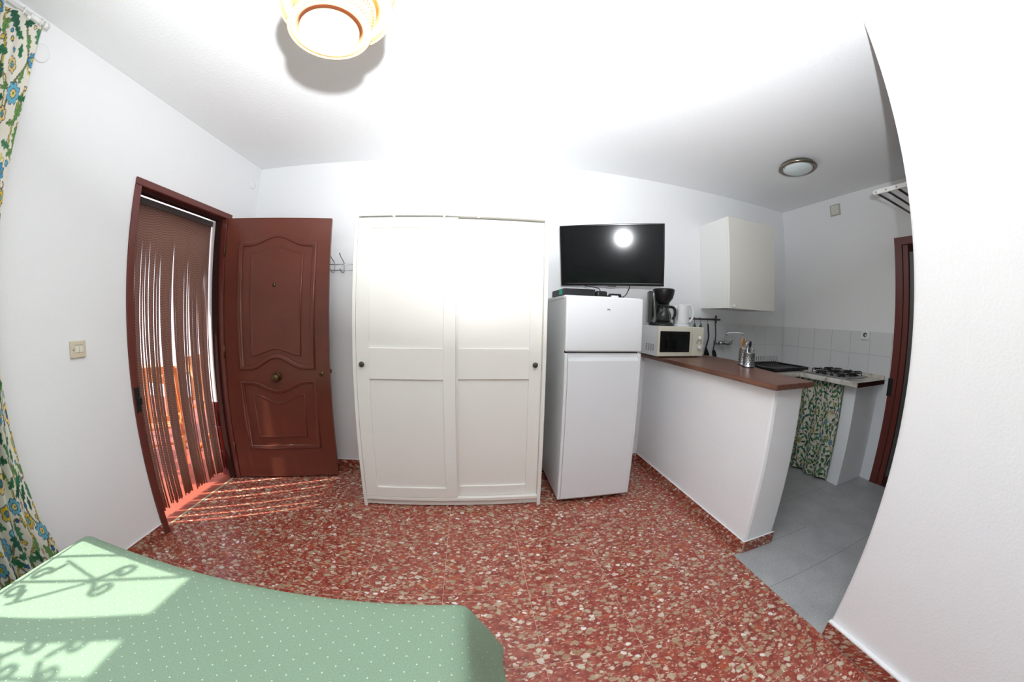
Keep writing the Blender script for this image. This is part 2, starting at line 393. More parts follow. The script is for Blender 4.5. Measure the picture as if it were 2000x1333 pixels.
# floor of terrazzo tiles on a screed, one object for each tile
TZ = 0.0; JX, JY, TS = .2466, 1.1798, .40
floor = obj('floor', bx(XL-.052, XP, YF, YB, -.12, -.0012), 'red_grout', kind='structure', label='floor of red terrazzo tiles with pale stone chips')
b = BM(); box(b, XP, PX0+.02, PY-.01, YB, -.12, -.0012)
obj('screed', b, 'red_grout', floor)
gap = .0011
full_tile = None
def floor_tile(x0, x1, y0, y1, m, parent, cache, z=0.0):
    x0 += gap; x1 -= gap; y0 += gap; y1 -= gap
    if x1-x0 < .004 or y1-y0 < .004: return
    key = (round(x1-x0, 4), round(y1-y0, 4), m)
    c = Vector(((x0+x1)/2, (y0+y1)/2, z-.006))
    if key not in cache:
        hx, hy = (x1-x0)/2, (y1-y0)/2
        t = bx(-hx, hx, -hy, hy, -.006, .006, bev=.0006, seg=1); bmesh.ops.recalc_face_normals(t, faces=t.faces)
        me = bpy.data.meshes.new('floor_tile'); t.to_mesh(me); t.free(); me.materials.append(M[m]); cache[key] = me
    o = bpy.data.objects.new('floor_tile', cache[key]); COL.objects.link(o); o.parent = parent; o.location = c-wloc(parent)
cache = {}
for i in range(-6, 4):
    for j in range(-8, 5):
        a, c_ = JX+i*TS, JX+(i+1)*TS; d, e = JY+j*TS, JY+(j+1)*TS
        d, e = max(d, YF), min(e, YB)
        if e <= d: continue
        lo = XL
        # the doorway tile row runs on under the frame to the terracotta sill
        for (q0, q1) in ((d, min(e, oy0)), (max(d, oy0), min(e, oy1)), (max(d, oy1), e)):
            if q1-q0 < .005: continue
            l = -1.945 if (q0 >= oy0-.001 and q1 <= oy1+.001) else XL
            for (r0, r1) in ((q0, min(q1, PY)), (max(q0, PY), q1)):
                if r1-r0 < .005: continue
                hi_ = XP if r1 <= PY+.001 else PX0
                aa, cc = max(a, l), min(c_, hi_)
                if i == -6: continue
                if i == -5: aa = l
                if i == 2 and r0 >= PY-.001: cc = JX+3*TS
                if cc-aa > .01: floor_tile(aa, cc, r0, r1, 'terrazzo', floor, cache)
floor_k = obj('floor_kitchen', bx(XP, XK, -.5, YB, -.12, -.0012), 'dark_grout', kind='structure', label='grey stone tile floor of the kitchenette')
GX, GY, GS = 2.10, .845, .60
for i in range(-1, 2):
    for j in range(-3, 3):
        a, c_ = max(GX+i*GS if i > -1 else XP+.001, XP+.001), min(GX+(i+1)*GS, XK); d, e = max(GY+j*GS, -.5), min(GY+(j+1)*GS, YB)
        if c_-a < .02 or e-d < .02: continue
        if i == -2 and d > PY: continue
        if i <= -1 and e > PY:
            if d >= PY: a = PX1
            else:
                floor_tile(a, c_, d, PY, 'grey_tile', floor_k, cache); a2 = max(a, PX1)
                if c_-a2 > .02: floor_tile(a2, c_, PY, e, 'grey_tile', floor_k, cache)
                continue
        if c_-a > .02: floor_tile(a, c_, d, e, 'grey_tile', floor_k, cache)

# skirting, 40 cm pieces of the same terrazzo
def skirting(name, label, p0, p1, nrm, first=.4, hgt=.075, th=.010, lip=False):
    p0, p1, nrm = Vector((*p0, 0)), Vector((*p1, 0)), Vector((*nrm, 0)); d = (p1-p0); L = d.length; d.normalize()
    def seg(s0, s1, z0, z1, t, bm=None, bev=0.0):
        c = [p0+d*s0, p0+d*s1, p0+d*s1+nrm*t, p0+d*s0+nrm*t]
        return prism(bm or BM(), [(v.x, v.y) for v in c], z0, z1, bev=bev)
    root = obj(name, seg(0, L, .001, hgt-.004, th-.002), 'red_grout', kind='structure', label=label)
    obj('plaster_lip', seg(0, L, hgt, hgt+(.010 if lip else .005), th+(.001 if lip else -.001), bev=.002), 'plaster', root)
    s = 0; nx = first
    while s < L-.01:
        e = min(nx, L); obj('skirting_tile', seg(s+.001, e-.001, .0005, hgt, th, bev=.001), 'terrazzo', root); s = e; nx += .4
    return root
skirting('baseboard_left', 'red terrazzo skirting along the doorway wall', (XL, YF), (XL, DY0), (1, 0), first=.32)
skirting('baseboard_back', 'red terrazzo skirting behind the door and wardrobe', (XL, YB), (PX0-.012, YB), (0, -1), first=.25)
skirting('baseboard_half', 'red terrazzo skirting along the breakfast bar half wall', (PX0, YB-.012), (PX0, PY-.010), (-1, 0), first=.2)
skirting('baseboard_bar_end', 'short terrazzo skirting across the end of the half wall', (PX0-.001, PY), (PX1, PY), (0, -1), first=.4)
skirting('baseboard_right', 'red terrazzo skirting along the right partition wall', (XP+.022, .502), (XP+.022, YF), (-1, 0), first=.17, th=.021, lip=True)

# glazed splashback tiles, 20 cm, standing a little proud of the plaster
def wall_tiles(parent, plane, edges, rows, back):
    b0 = BM()
    for z0, z1 in rows:
        for u0, u1 in zip(edges, edges[1:]):
            if u1-u0 < .01: continue
            g = .0012
            if plane == 'y': t = bx(u0+g, u1-g, back-.006, back+.001, z0+g, z1-g, bev=.0012, seg=1)
            else: t = bx(back-.006, back+.001, u0+g, u1-g, z0+g, z1-g, bev=.0012, seg=1)
            obj('wall_tile', t, 'tile_white', parent)
    lo, hi = edges[0], edges[-1]
    if plane == 'y': g_ = bx(lo, hi, back-.0035, back+.001, rows[-1][0], rows[0][1])
    else: g_ = bx(back-.0035, back+.001, lo, hi, rows[-1][0], rows[0][1])
    obj('grout_bed', g_, 'grout', parent)
rows = [(1.078, 1.277), (.879, 1.077)]
wall_tiles(wall_back, 'y', [1.785, 1.984, 2.184, 2.384, 2.583, 2.783, 2.983, 3.183, XK-.007], rows, YB)
wall_tiles(wall_end, 'x', [1.31, 1.512, 1.707, 1.905, 2.103, 2.297, YB-.007], rows, XK)

# ------------------------------------------------------------------ entrance door
door = thing('door_1', (XL, DY0, 0), 'entrance doorway with brown varnished frame and opened panelled door', kind='structure')
def frame_piece(y0, y1, z0, z1): return bx(XL-.055, XL+.012, y0, y1, z0, z1, bev=.004)
obj('frame_jamb', frame_piece(DY0, DY0+.042, 0, DZ-.0425), 'frame_red', door)
obj('frame_jamb', frame_piece(DY1-.058, DY1, 0, DZ-.0425), 'frame_red', door)
obj('frame_head', frame_piece(DY0, DY1, DZ-.042, DZ), 'frame_red', door)
# rebate strips inside the frame
obj('door_stop', bx(XL-.085, XL-.035, DY0+.04, DY0+.056, 0, DZ-.042), 'dark_wood', door)
obj('door_stop', bx(XL-.085, XL-.035, DY1-.074, DY1-.056, 0, DZ-.042), 'dark_wood', door)
obj('door_stop', bx(XL-.085, XL-.035, DY0+.056, DY1-.074, DZ-.060, DZ-.04), 'dark_wood', door)
b = bx(XL+.010, XL+.016, DY0+.008, DY0+.04, .76, .90, bev=.002)
sp = obj('strike_plate', b, 'black_metal', door)
obj('latch_keep', bx(XL+.008, XL+.024, DY0+.022, DY0+.046, .80, .84, bev=.003), 'black_metal', sp)
obj('sill', bx(-1.957, -1.940, oy0, oy1, -.02, .003, bev=.002), 'gum', door)
# the leaf: local x along the leaf, local y into it, z up
leaf_angle = math.atan2(.2428, .9701)
leaf = thing('door_2', (-1.858, 2.143, .012), 'opened brown varnished entrance door with arched raised panels and brass knob', kind='structure', rot=(0, 0, leaf_angle))
LX0, LX1, LZ = -.020, .797, 1.995
obj('door_slab', bx(LX0, LX1, 0.0, .040, 0, LZ, bev=.003), 'door_red', leaf)
def ogee(u0, u1, zc, amp, sgn=1, n=18, flat=.12):
    out = []
    for k in range(n+1):
        t = k/n; s = .5-.5*math.cos(2*math.pi*min(max((t-flat)/(1-2*flat), 0), 1))
        out.append((u0+(u1-u0)*t, zc+sgn*amp*s))
    return out
def moulding(loop, r, name):
    bm = BM(); n = 6; pts = [Vector((u, 0, z)) for u, z in loop]; N = len(pts); rings = []
    for i in range(N):
        t1 = (pts[i]-pts[i-1]).normalized(); t2 = (pts[(i+1) % N]-pts[i]).normalized()
        n1 = Vector((-t1.z, 0, t1.x)); n2 = Vector((-t2.z, 0, t2.x)); nn = (n1+n2)
        nn = nn/max(nn.dot(n1), .3) if nn.length > 1e-4 else n1
        prof = [(-1, .001), (-.95, -.35), (-.55, -.75), (0, -.55), (.35, -.95), (.8, -.6), (1, .001)]
        rings.append([bm.verts.new(pts[i]+nn*(a*r)+Vector((0, c*r*1.05, 0))) for a, c in prof])
    for i in range(N):
        a, c = rings[i], rings[(i+1) % N]
        for k in range(len(a)-1): f = bm.faces.new((a[k], a[k+1], c[k+1], c[k])); f.smooth = True
    return obj(name, bm, 'door_red', leaf)
up_o = ogee(.104, .683, 1.795, .068) + list(reversed(ogee(.110, .672, .880, .086)))
up_i = ogee(.199, .590, 1.722, .050, flat=0.0) + list(reversed(ogee(.203, .575, .975, .050, flat=0.0)))
lo_o = ogee(.108, .676, .765, .070, -1) + [(.670, .256), (.113, .256)]
lo_i = ogee(.199, .588, .667, .064, -1, flat=0.0) + [(.577, .345), (.206, .345)]
for l, r in ((up_o, .019), (up_i, .011), (lo_o, .016), (lo_i, .010)): moulding(l, r, 'panel_moulding')
def field(loop, d, name):
    bm = BM(); prism(bm, loop, -d, .002, axis='y'); return obj(name, bm, 'door_red', leaf)
field([(.395+(u-.395)*.965, 1.36+(z-1.36)*.98) for u, z in up_i], .006, 'raised_panel')
field([(.392+(u-.392)*.965, .50+(z-.50)*.965) for u, z in lo_i], .006, 'raised_panel')
b = BM(); lathe(b, [(.0, -.062), (.014, -.062), (.026, -.056), (.031, -.046), (.030, -.034), (.018, -.026), (.013, -.016), (.034, -.012), (.036, 0)], c=(.388, 0, .807), axis='y', n=28)
obj('knob', b, 'bronze', leaf)
b = BM(); lathe(b, [(0, -.010), (.009, -.010), (.013, -.004), (.015, 0)], c=(.383, -.006, 1.489), axis='y', n=20); obj('peephole', b, 'bronze', leaf)
b = BM(); lathe(b, [(0, -.006), (.016, -.006), (.020, 0)], c=(.734, 0, .826), axis='y', n=24)
lk = obj('lock_rose', b, 'bronze', leaf); obj('keyhole', bx(.731, .737, -.0085, -.005, .817, .835), 'dark_wood', lk)
obj('latch', bx(LX1-.002, LX1+.010, .012, .028, .83, .86, bev=.002), 'bronze', leaf)
for z in (.25, 1.0, 1.75):
    b = BM(); tube(b, [(LX0-.006, -.003, z-.05), (LX0-.006, -.003, z+.05)], .007, 10); obj('hinge', b, 'bronze', leaf)

# ------------------------------------------------------------------ string curtain in the doorway
sc_root = thing('string_curtain', (-2.065, 1.76, 0), 'brown twisted cord fly curtain hanging in the entrance doorway', 'door curtain')
b = BM(); box(b, -2.080, -2.050, 1.352, 2.166, 1.962, 2.003, bev=.004); obj('header_rail', b, 'header', sc_root)
ns = 104; ty = [1.364+(2.156-1.364)*i/(ns-1) for i in range(ns)]
i = 0
rs = random.Random(11)
clusters = []
while i < ns:
    k = rs.choice([2, 3, 4, 5, 6, 7, 8]); clusters.append(list(range(i, min(ns, i+k)))); i += k
for cl in clusters:
    cy = sum(ty[q] for q in cl)/len(cl)
    lean = rs.uniform(-.016, .016)
    for j, q in enumerate(cl):
        tgt = cy+lean+(j-(len(cl)-1)/2)*.0060; xo = rs.uniform(-.006, .006); zb = rs.uniform(.030, .062)
        pts = []
        for z in (1.965, 1.75, 1.5, 1.25, 1.0, .75, .5, .25, zb):
            t = min(1, max(0, (1.93-z)/1.45)); t = t*t*(3-2*t)
            pts.append((-2.065+xo*min(1, (1.955-z)/.6), ty[q]+(tgt-ty[q])*t, z))
        b = BM(); tube(b, pts, .0046, 6, uvlen=True); obj('cord', b, 'string', sc_root)

# ------------------------------------------------------------------ window with grille (lights the bed)
win = thing('window_1', (XL-WT/2, (WY0+WY1)/2, WZ0), 'white window with scrolled iron grille, lighting the bed', kind='structure')
xf0, xf1 = XL-.13, XL-.07
obj('window_frame', bx(xf0, xf1, WY0, WY0+.05, WZ0, WZ1), 'white_metal', win); obj('window_frame', bx(xf0, xf1, WY1-.05, WY1, WZ0, WZ1), 'white_metal', win)
obj('window_frame', bx(xf0, xf1, WY0+.05, WY1-.05, WZ0, WZ0+.05), 'white_metal', win); obj('window_frame', bx(xf0, xf1, WY0+.05, WY1-.05, WZ1-.02, WZ1), 'white_metal', win)
obj('mullion', bx(xf0, xf1, -.150, -.080, WZ0+.05, WZ1-.02), 'white_metal', win)
GXp = XL-WT+.012
for y in (.335, .215, .0675, -.204, -.34, -.48):
    b = BM(); tube(b, [(GXp, y, WZ0), (GXp, y, WZ1)], .0075, 8); obj('grille_bar', b, 'iron', win)
for z in (1.34,):
    b = BM(); tube(b, [(GXp, WY0, z), (GXp, WY1, z)], .007, 8); obj('grille_bar', b, 'iron', win)
def scroll(y, z, r, sy, sz, tail):
    pts = []
    for k in range(26):
        a = k/25*1.6*math.pi*1.35; rad = r*(1-.62*k/25)
        pts.append((GXp, y+sy*(rad*math.sin(a)), z+sz*(rad*-math.cos(a))))
    pts = [(GXp, *tail)] + pts
    b = BM(); tube(b, smooth_path(pts, 2), .0085, 6); obj('grille_scroll', b, 'iron', win)
for y0 in (.0675, -.272):
    for sy in (1, -1):
        scroll(y0+sy*.045, 1.395, .038, sy, -1, (y0+sy*.10, 1.46)); scroll(y0+sy*.045, 1.775, .038, sy, 1, (y0+sy*.005, 1.70))
        b = BM(); tube(b, [(GXp, y0+sy*.12, 1.44), (GXp, y0, 1.705)], .006, 6); obj('grille_diagonal', b, 'iron', win)
        if y0 < 0: scroll(y0+sy*.05, 1.93, .036, sy, 1, (y0+sy*.008, 1.86))

# ------------------------------------------------------------------ cloth print shared by both curtains
def floral(U, V, seed, dens=1.0, scale=1.0, bloom=1.0):
    """colour of the printed cloth at the points (U, V), metres"""
    rg = np.random.RandomState(seed); U, V = U/scale, V/scale; n = len(U); C = np.tile(np.array(lin((232, 228, 216))), (n, 1))
    u0, u1, v0, v1 = U.min(), U.max(), V.min(), V.max()
    def L(c): return np.array(lin(c))
    OUT = L((58, 74, 96)); BRN = L((96, 84, 66))
    greens = [L(c) for c in ((62, 122, 88), (84, 140, 104), (58, 104, 84), (110, 150, 92))]
    blues = [L((84, 158, 196)), L((110, 180, 205)), L((60, 110, 160))]; yel = [L((228, 196, 92)), L((214, 184, 70)), L((236, 205, 130))]
    # stems: wandering lines
    k = 0
    for s in np.arange(u0-.1, u1+.1, .10):
        a, p = rg.uniform(.03, .055), rg.uniform(0, 6.28); fr = rg.uniform(9, 13)
        cu = s+a*np.sin(V*fr+p)+.015*np.sin(V*27+p*2)
        d = np.abs(U-cu); c = L((186, 180, 92)) if k % 2 else L((120, 132, 92)); k += 1
        C[d < .0045] = c; C[(d >= .0045) & (d < .0070)] = BRN
    # curls
    area = (u1-u0)*(v1-v0)
    for _ in range(int(area*55*dens)):
        cx, cy = rg.uniform(u0, u1), rg.uniform(v0, v1); R = rg.uniform(.018, .032); m = np.where((abs(U-cx) < .05) & (abs(V-cy) < .05))[0]
        du, dv = U[m]-cx, V[m]-cy; r = np.hypot(du, dv); a = np.mod(np.arctan2(dv, du)+rg.uniform(0, 6.28), 6.283); w = np.abs(r-R*(1-.09*a))
        C[m[(w < .0045) & (a < 5.2)]] = L((206, 194, 110)) if rg.rand() < .5 else L((128, 116, 88))
    pts = []
    def place(rad, tries=40):
        for _ in range(tries):
            p = np.array((rg.uniform(u0, u1), rg.uniform(v0, v1)))
            if all(np.hypot(*(p-q)) > rad+rq for q, rq in pts): pts.append((p, rad)); return p
        return None
    for _ in range(int(area*34*dens*bloom)):                      # flowers
        p = place(.045)
        if p is None: continue
        R = rg.uniform(.034, .050); np_ = rg.choice([5, 6, 8]); ph = rg.uniform(0, 6.28)
        m = np.where((abs(U-p[0]) < .07) & (abs(V-p[1]) < .07))[0]; du, dv = U[m]-p[0], V[m]-p[1]; r = np.hypot(du, dv); a = np.arctan2(dv, du)+ph
        rp = R*(.74+.26*np.abs(np.cos(a*np_/2)))
        pc, cc = (yel[rg.randint(3)], blues[rg.randint(3)]) if rg.rand() < .5 else (blues[rg.randint(2)], yel[rg.randint(3)])
        C[m[r < rp]] = OUT; C[m[r < rp-.0045]] = pc; C[m[r < R*.42]] = OUT; C[m[r < R*.42-.004]] = cc; C[m[r < R*.14]] = L((90, 140, 70))
    for _ in range(int(area*150*dens)):                     # leaves
        p = place(.026)
        if p is None: continue
        a = rg.uniform(0, 6.28); Lh = rg.uniform(.030, .050); wd = Lh*rg.uniform(.36, .5); m = np.where((abs(U-p[0]) < .06) & (abs(V-p[1]) < .06))[0]
        du, dv = U[m]-p[0], V[m]-p[1]; s, t = du*math.cos(a)+dv*math.sin(a), -du*math.sin(a)+dv*math.cos(a)
        q = np.clip(1-(s/Lh)**2, 0, 1); w = wd*q**.8*(1+.28*np.sin(s*260))
        ins = (np.abs(t) < w) & (np.abs(s) < Lh); g = greens[rg.randint(4)]
        C[m[ins]] = g*.72; C[m[ins & (np.abs(t) < w-.0035)]] = g; C[m[ins & (np.abs(t) < .0016)]] = g*.6
    for _ in range(int(area*90*dens*bloom)):                     # berries and buds
        p = place(.014)
        if p is None: continue
        R = rg.uniform(.009, .016); m = np.where((abs(U-p[0]) < .03) & (abs(V-p[1]) < .03))[0]; r = np.hypot(U[m]-p[0], V[m]-p[1])
        c = (blues+yel)[rg.randint(6)]; C[m[r < R]] = OUT; C[m[r < R-.004]] = c
    return C
def cloth(name, fn, nu, nv, wu, hv, seed, parent=None, dens=1.0, scale=1.0, bloom=1.0, **kw):
    s, t = np.meshgrid(np.linspace(0, 1, nu), np.linspace(0, 1, nv), indexing='xy'); s, t = s.ravel(), t.ravel()
    P = fn(s, t); cols = floral(s*wu, t*hv, seed, dens, scale, bloom)
    idx = np.arange(nu*nv).reshape(nv, nu); f = np.stack([idx[:-1, :-1], idx[:-1, 1:], idx[1:, 1:], idx[1:, :-1]], -1).reshape(-1, 4)
    me = bpy.data.meshes.new(name); me.vertices.add(len(P)); me.vertices.foreach_set('co', P.ravel().astype(np.float32))
    me.loops.add(f.size); me.loops.foreach_set('vertex_index', f.ravel().astype(np.int32))
    me.polygons.add(len(f)); me.polygons.foreach_set('loop_start', (np.arange(len(f))*4).astype(np.int32)); me.polygons.foreach_set('loop_total', np.full(len(f), 4, np.int32))
    me.update(calc_edges=True); me.polygons.foreach_set('use_smooth', np.ones(len(f), bool))
    ca = me.color_attributes.new('Col', 'FLOAT_COLOR', 'POINT'); ca.data.foreach_set('color', np.c_[cols, np.ones(len(cols))].astype(np.float32).ravel())
    me.materials.append(M['cloth']); return link(name, me, parent, **kw)
cz = np.array([.06, .35, .526, .791, 1.05, 1.767, 1.889, 2.144, 2.431]); co_ = np.array([.735, .690, .660, .648, .643, .640, .642, .636, .602])
iz = np.array([.06, .5, .85, 1.0, 1.66, 2.43]); iy = np.array([.10, .20, .42, .457, .213, -.07])
def curtain_left(s, t):
    z = 2.445-t*2.38; yo = np.interp(z, cz, co_); yi = np.interp(z, iz, iy); y = yo+(yi-yo)*s
    amp = .016+.012*np.clip((2.3-z)/1.5, 0, 1)
    edge = np.clip((s-.06)/.16, 0, 1)
    x = XL+.085+edge*amp*np.sin(s*2*math.pi*7.5+.5*np.sin(z*2.2)+.3)+.012*np.sin(z*3+s*9)*edge
    return np.stack([x, y, z], 1)
cur = thing('window_curtain', (XL+.085, .40, .05), 'floor length floral curtain hanging at the left edge beside the bed', 'curtain')
cloth('curtain_cloth', curtain_left, 230, 560, 1.05, 2.38, 5, cur)
for k in range(8):
    y = .585-k*.082; b = BM(); lathe(b, [(.013, y-.003), (.017, y-.003), (.017, y+.003), (.013, y+.003), (.013, y-.003)], c=(XL+.09, 0, 2.459), axis='y', n=16); obj('curtain_ring', b, 'white_plastic', cur)
rod = thing('curtain_rod', (XL+.09, 0, 2.43), 'white curtain rod fixed under the ceiling at the left edge', 'curtain rod')
b = BM(); tube(b, [(XL+.09, .60, 2.459), (XL+.09, -1.0, 2.459)], .0095, 12); obj('rod', b, 'white_metal', rod)
b = BM(); tube(b, [(XL+.09, .535, 2.459), (XL+.09, .60, 2.459)], .0125, 14); obj('end_sleeve', b, 'white_metal', rod)
b = BM(); tube(b, [(XL+.09, .60, 2.459), (XL+.09, .618, 2.459)], .0155, 14); obj('end_cap', b, 'white_metal', rod)
b = BM(); box(b, XL, XL+.012, .515, .545, 2.43, 2.50, bev=.002); box(b, XL+.01, XL+.10, .523, .537, 2.436, 2.449); obj('bracket', b, 'white_metal', rod)

# ------------------------------------------------------------------ bed
bed = thing('bed', (-.77, -.25, 0), 'low double bed whose base hides under the green bedspread', 'bed')
obj('mattress', bx(-1.47, -.075, -1.22, .655, .24, .478, bev=.03), 'under_bed', bed)
obj('bed_base', bx(-1.45, -.095, -1.20, .63, .12, .24), 'bed_wood', bed)
for x in (-1.40, -.15):
    for y in (-1.15, .58): obj('leg', bx(x-.03, x+.03, y-.03, y+.03, 0, .12), 'bed_wood', bed)
def spread_mesh():
    bm = BM(); lay = bm.loops.layers.uv.verify()
    X0, X1, Y0, Y1 = -1.515, -.022, -1.26, .715
    prof = [(-.60, .500, 0), (-.40, .502, 0), (-.25, .503, 0), (-.15, .502, 0), (-.10, .501, 0), (-.07, .499, 0), (-.045, .494, 0), (-.025, .485, 0), (-.010, .471, .02), (0, .452, .1), (.008, .42, .2), (.018, .37, .35), (.034, .30, .55), (.052, .22, .75), (.07, .14, .9), (.086, .075, 1)]
    ncorn, nx, ny = 10, 40, 50; rings = []; Ls = 0; last = None
    for off, z, fl in prof:
        r = max(.032+off*.3, .02) if off > -.05 else .03
        x0, x1, y0, y1 = X0-off, X1+off, Y0-off, Y1+off; pts = []
        def side(ax, ay, bx_, by_, n):
            for k in range(n): pts.append((ax+(bx_-ax)*k/n, ay+(by_-ay)*k/n))
        def corner(cx, cy, a0):
            for k in range(ncorn): a = a0+math.pi/2*k/ncorn; pts.append((cx+r*math.cos(a), cy+r*math.sin(a)))
        side(x0+r, y0, x1-r, y0, nx); corner(x1-r, y0+r, -math.pi/2); side(x1, y0+r, x1, y1-r, ny); corner(x1-r, y1-r, 0)
        side(x1-r, y1, x0+r, y1, nx); corner(x0+r, y1-r, math.pi/2); side(x0, y1-r, x0, y0+r, ny); corner(x0+r, y0+r, math.pi)
        ring = []
        for k, (x, y) in enumerate(pts):
            # hanging cloth: gentle waves, a pointed fold at each corner
            cx, cy = (X0+X1)/2, (Y0+Y1)/2
            w = fl*(.010*math.sin(k*.55)+.006*math.sin(k*.23+1))
            px, py = x, y; nxv = 1 if x > X1-.06 else (-1 if x < X0+.06 else 0); nyv = 1 if y > Y1-.06 else (-1 if y < Y0+.06 else 0)
            if nxv and nyv: w += fl*.036
            if nxv < 0: w *= .4
            zz = z + (.004*math.sin(x*7+y*3)*math.sin(y*6) if off < -.05 else 0)
            ring.append((bm.verts.new((px+nxv*w, py+nyv*w, zz)), ))
        rings.append([v[0] for v in ring])
    base = [(v.co.x, v.co.y) for v in rings[7]]
    acc = [0]
    for i in range(1, len(prof)): acc.append(acc[-1]+math.hypot(prof[i][0]-prof[i-1][0], prof[i][1]-prof[i-1][1]))
    uvs = []
    for i, ring in enumerate(rings):
        row = []
        for k, v in enumerate(ring):
            if i <= 7: row.append((v.co.x, v.co.y))
            else:
                bx_, by_ = base[k]; d = acc[i]-acc[7]
                ox = 1 if bx_ > X1-.08 else (-1 if bx_ < X0+.08 else 0); oy = 1 if by_ > Y1-.08 else (-1 if by_ < Y0+.08 else 0)
                row.append((bx_+ox*d, by_+oy*d))
        uvs.append(row)
    n = len(rings[0])
    for i in range(len(rings)-1):
        for k in range(n):
            q = ((i, k), (i, (k+1) % n), (i+1, (k+1) % n), (i+1, k)); f = bm.faces.new([rings[a][c] for a, c in q]); f.smooth = True
            for lp, (a, c) in zip(f.loops, q): lp[lay].uv = uvs[a][c]
    f = bm.faces.new(rings[0])
    for lp in f.loops: lp[lay].uv = (lp.vert.co.x, lp.vert.co.y)
    return bm
obj('bedspread', spread_mesh(), 'bedspread', label='pale green bedspread with white dots draped over the bed', cat='bedspread')

# ------------------------------------------------------------------ wardrobe
WX0, WX1, WYF, WZT = -.745, .457, 1.939, 1.912
wd = thing('wardrobe', ((WX0+WX1)/2, (WYF+YB)/2, 0), 'tall white wardrobe with two panelled sliding doors', 'wardrobe')
YW1 = YB-.014
obj('side_panel', bx(WX0, WX0+.022, WYF, YW1, 0, WZT, bev=.002), 'wardrobe', wd); obj('side_panel', bx(WX1-.022, WX1, WYF, YW1, 0, WZT, bev=.002), 'wardrobe', wd)
obj('top_panel', bx(WX0+.022, WX1-.022, WYF, YW1, WZT-.022, WZT, bev=.002), 'wardrobe', wd)
obj('bottom_panel', bx(WX0+.022, WX1-.022, WYF+.002, YW1, .052, .074, bev=.002), 'wardrobe', wd)
obj('plinth', bx(WX0+.022, WX1-.022, WYF+.022, WYF+.040, .008, .052), 'wardrobe', wd)
obj('back_panel', bx(WX0+.022, WX1-.022, YW1-.008, YW1-.001, .075, WZT-.023), 'wardrobe', wd)
for x in (-.50, -.19, .02): obj('track_guide', bx(x-.008, x+.008, WYF-.001, WYF+.012, WZT-.030, WZT-.020, bev=.001), 'white_plastic', wd)
def sliding_door(x0, x1, y0, stile_l, stile_r, knob_x, z0, z1):
    t = .022; inner0, inner1 = x0+stile_l, x1-stile_r
    d = obj('sliding_door', bx(inner0-.004, inner1+.004, y0+.012, y0+t-.002, z0+.05, z1-.05), 'wardrobe', wd)
    for a, c in ((x0, inner0), (inner1, x1)): obj('stile', bx(a, c, y0, y0+t, z0, z1, bev=.0025), 'wardrobe', d)
    for a, c in ((z0, .150), (.886, 1.080), (1.815, z1)): obj('rail', bx(inner0-.001, inner1+.001, y0+.0005, y0+t, a, c, bev=.0025), 'wardrobe', d)
    b = BM(); lathe(b, [(0, -.026), (.010, -.026), (.016, -.021), (.0175, -.016), (.015, -.011), (.007, -.007), (.008, 0)], c=(knob_x, y0, .979), axis='y', n=24)
    obj('knob', b, 'knob', d)
sliding_door(-.722, -.104, WYF+.003, .083, .075, -.683, .076, 1.880)
sliding_door(-.172, .434, WYF+.030, .082, .080, .391, .076, 1.880)

# ------------------------------------------------------------------ refrigerator
FX0, FX1, FY0 = .572, 1.109, 1.921
fr = thing('refrigerator', ((FX0+FX1)/2, 2.2, 0), 'white two-door refrigerator beside the wardrobe', 'refrigerator')
obj('body', bx(FX0+.004, FX1-.004, FY0+.052, YB-.035, .03, 1.405, bev=.004), 'fridge', fr)
obj('top_cover', bx(FX0, FX1, FY0+.045, YB-.03, 1.405, 1.426, bev=.005), 'white_plastic', fr)
d = obj('freezer_door', bx(FX0, FX1, FY0, FY0+.048, 1.069, 1.420, bev=.011, seg=4), 'fridge', fr)
lg = BM()
for pts in (((.846, 1.337), (.851, 1.337)), ((.8485, 1.337), (.8485, 1.344)), ((.846, 1.345), (.851, 1.345)), ((.853, 1.337), (.8575, 1.347)), ((.8575, 1.347), (.862, 1.337)), ((.855, 1.340), (.865, 1.340)), ((.862, 1.337), (.869, 1.338))):
    (a, c), (e, f) = pts; tube(lg, [(a, FY0-.001, c), (e, FY0-.001, f)], .0011, 6)
obj('logo', lg, 'black', d)
b = BM()
prism(b, [(FY0+.048, .035), (FY0+.006, .035), (FY0, .045), (FY0, 1.008), (FY0+.004, 1.018), (FY0+.020, 1.030), (FY0+.022, 1.048), (FY0+.026, 1.058), (FY0+.048, 1.058)], FX0+.022, FX1-.022, axis='x')
fd = obj('fridge_door', b, 'fridge', fr)
for a, c in ((FX0, FX0+.022), (FX1-.022, FX1)): obj('door_end', bx(a, c, FY0, FY0+.048, .035, 1.058, bev=.009, seg=3), 'fridge', fd)
obj('door_gasket', bx(FX0+.008, FX1-.008, FY0+.046, FY0+.056, .05, 1.40), 'socket_dark', fr)
for x in (FX0+.05, FX1-.05):
    for y in (FY0+.09, YB-.09): b = BM(); lathe(b, [(.018, 0), (.018, .032)], c=(x, y, 0), n=12); obj('foot', b, 'black', fr)

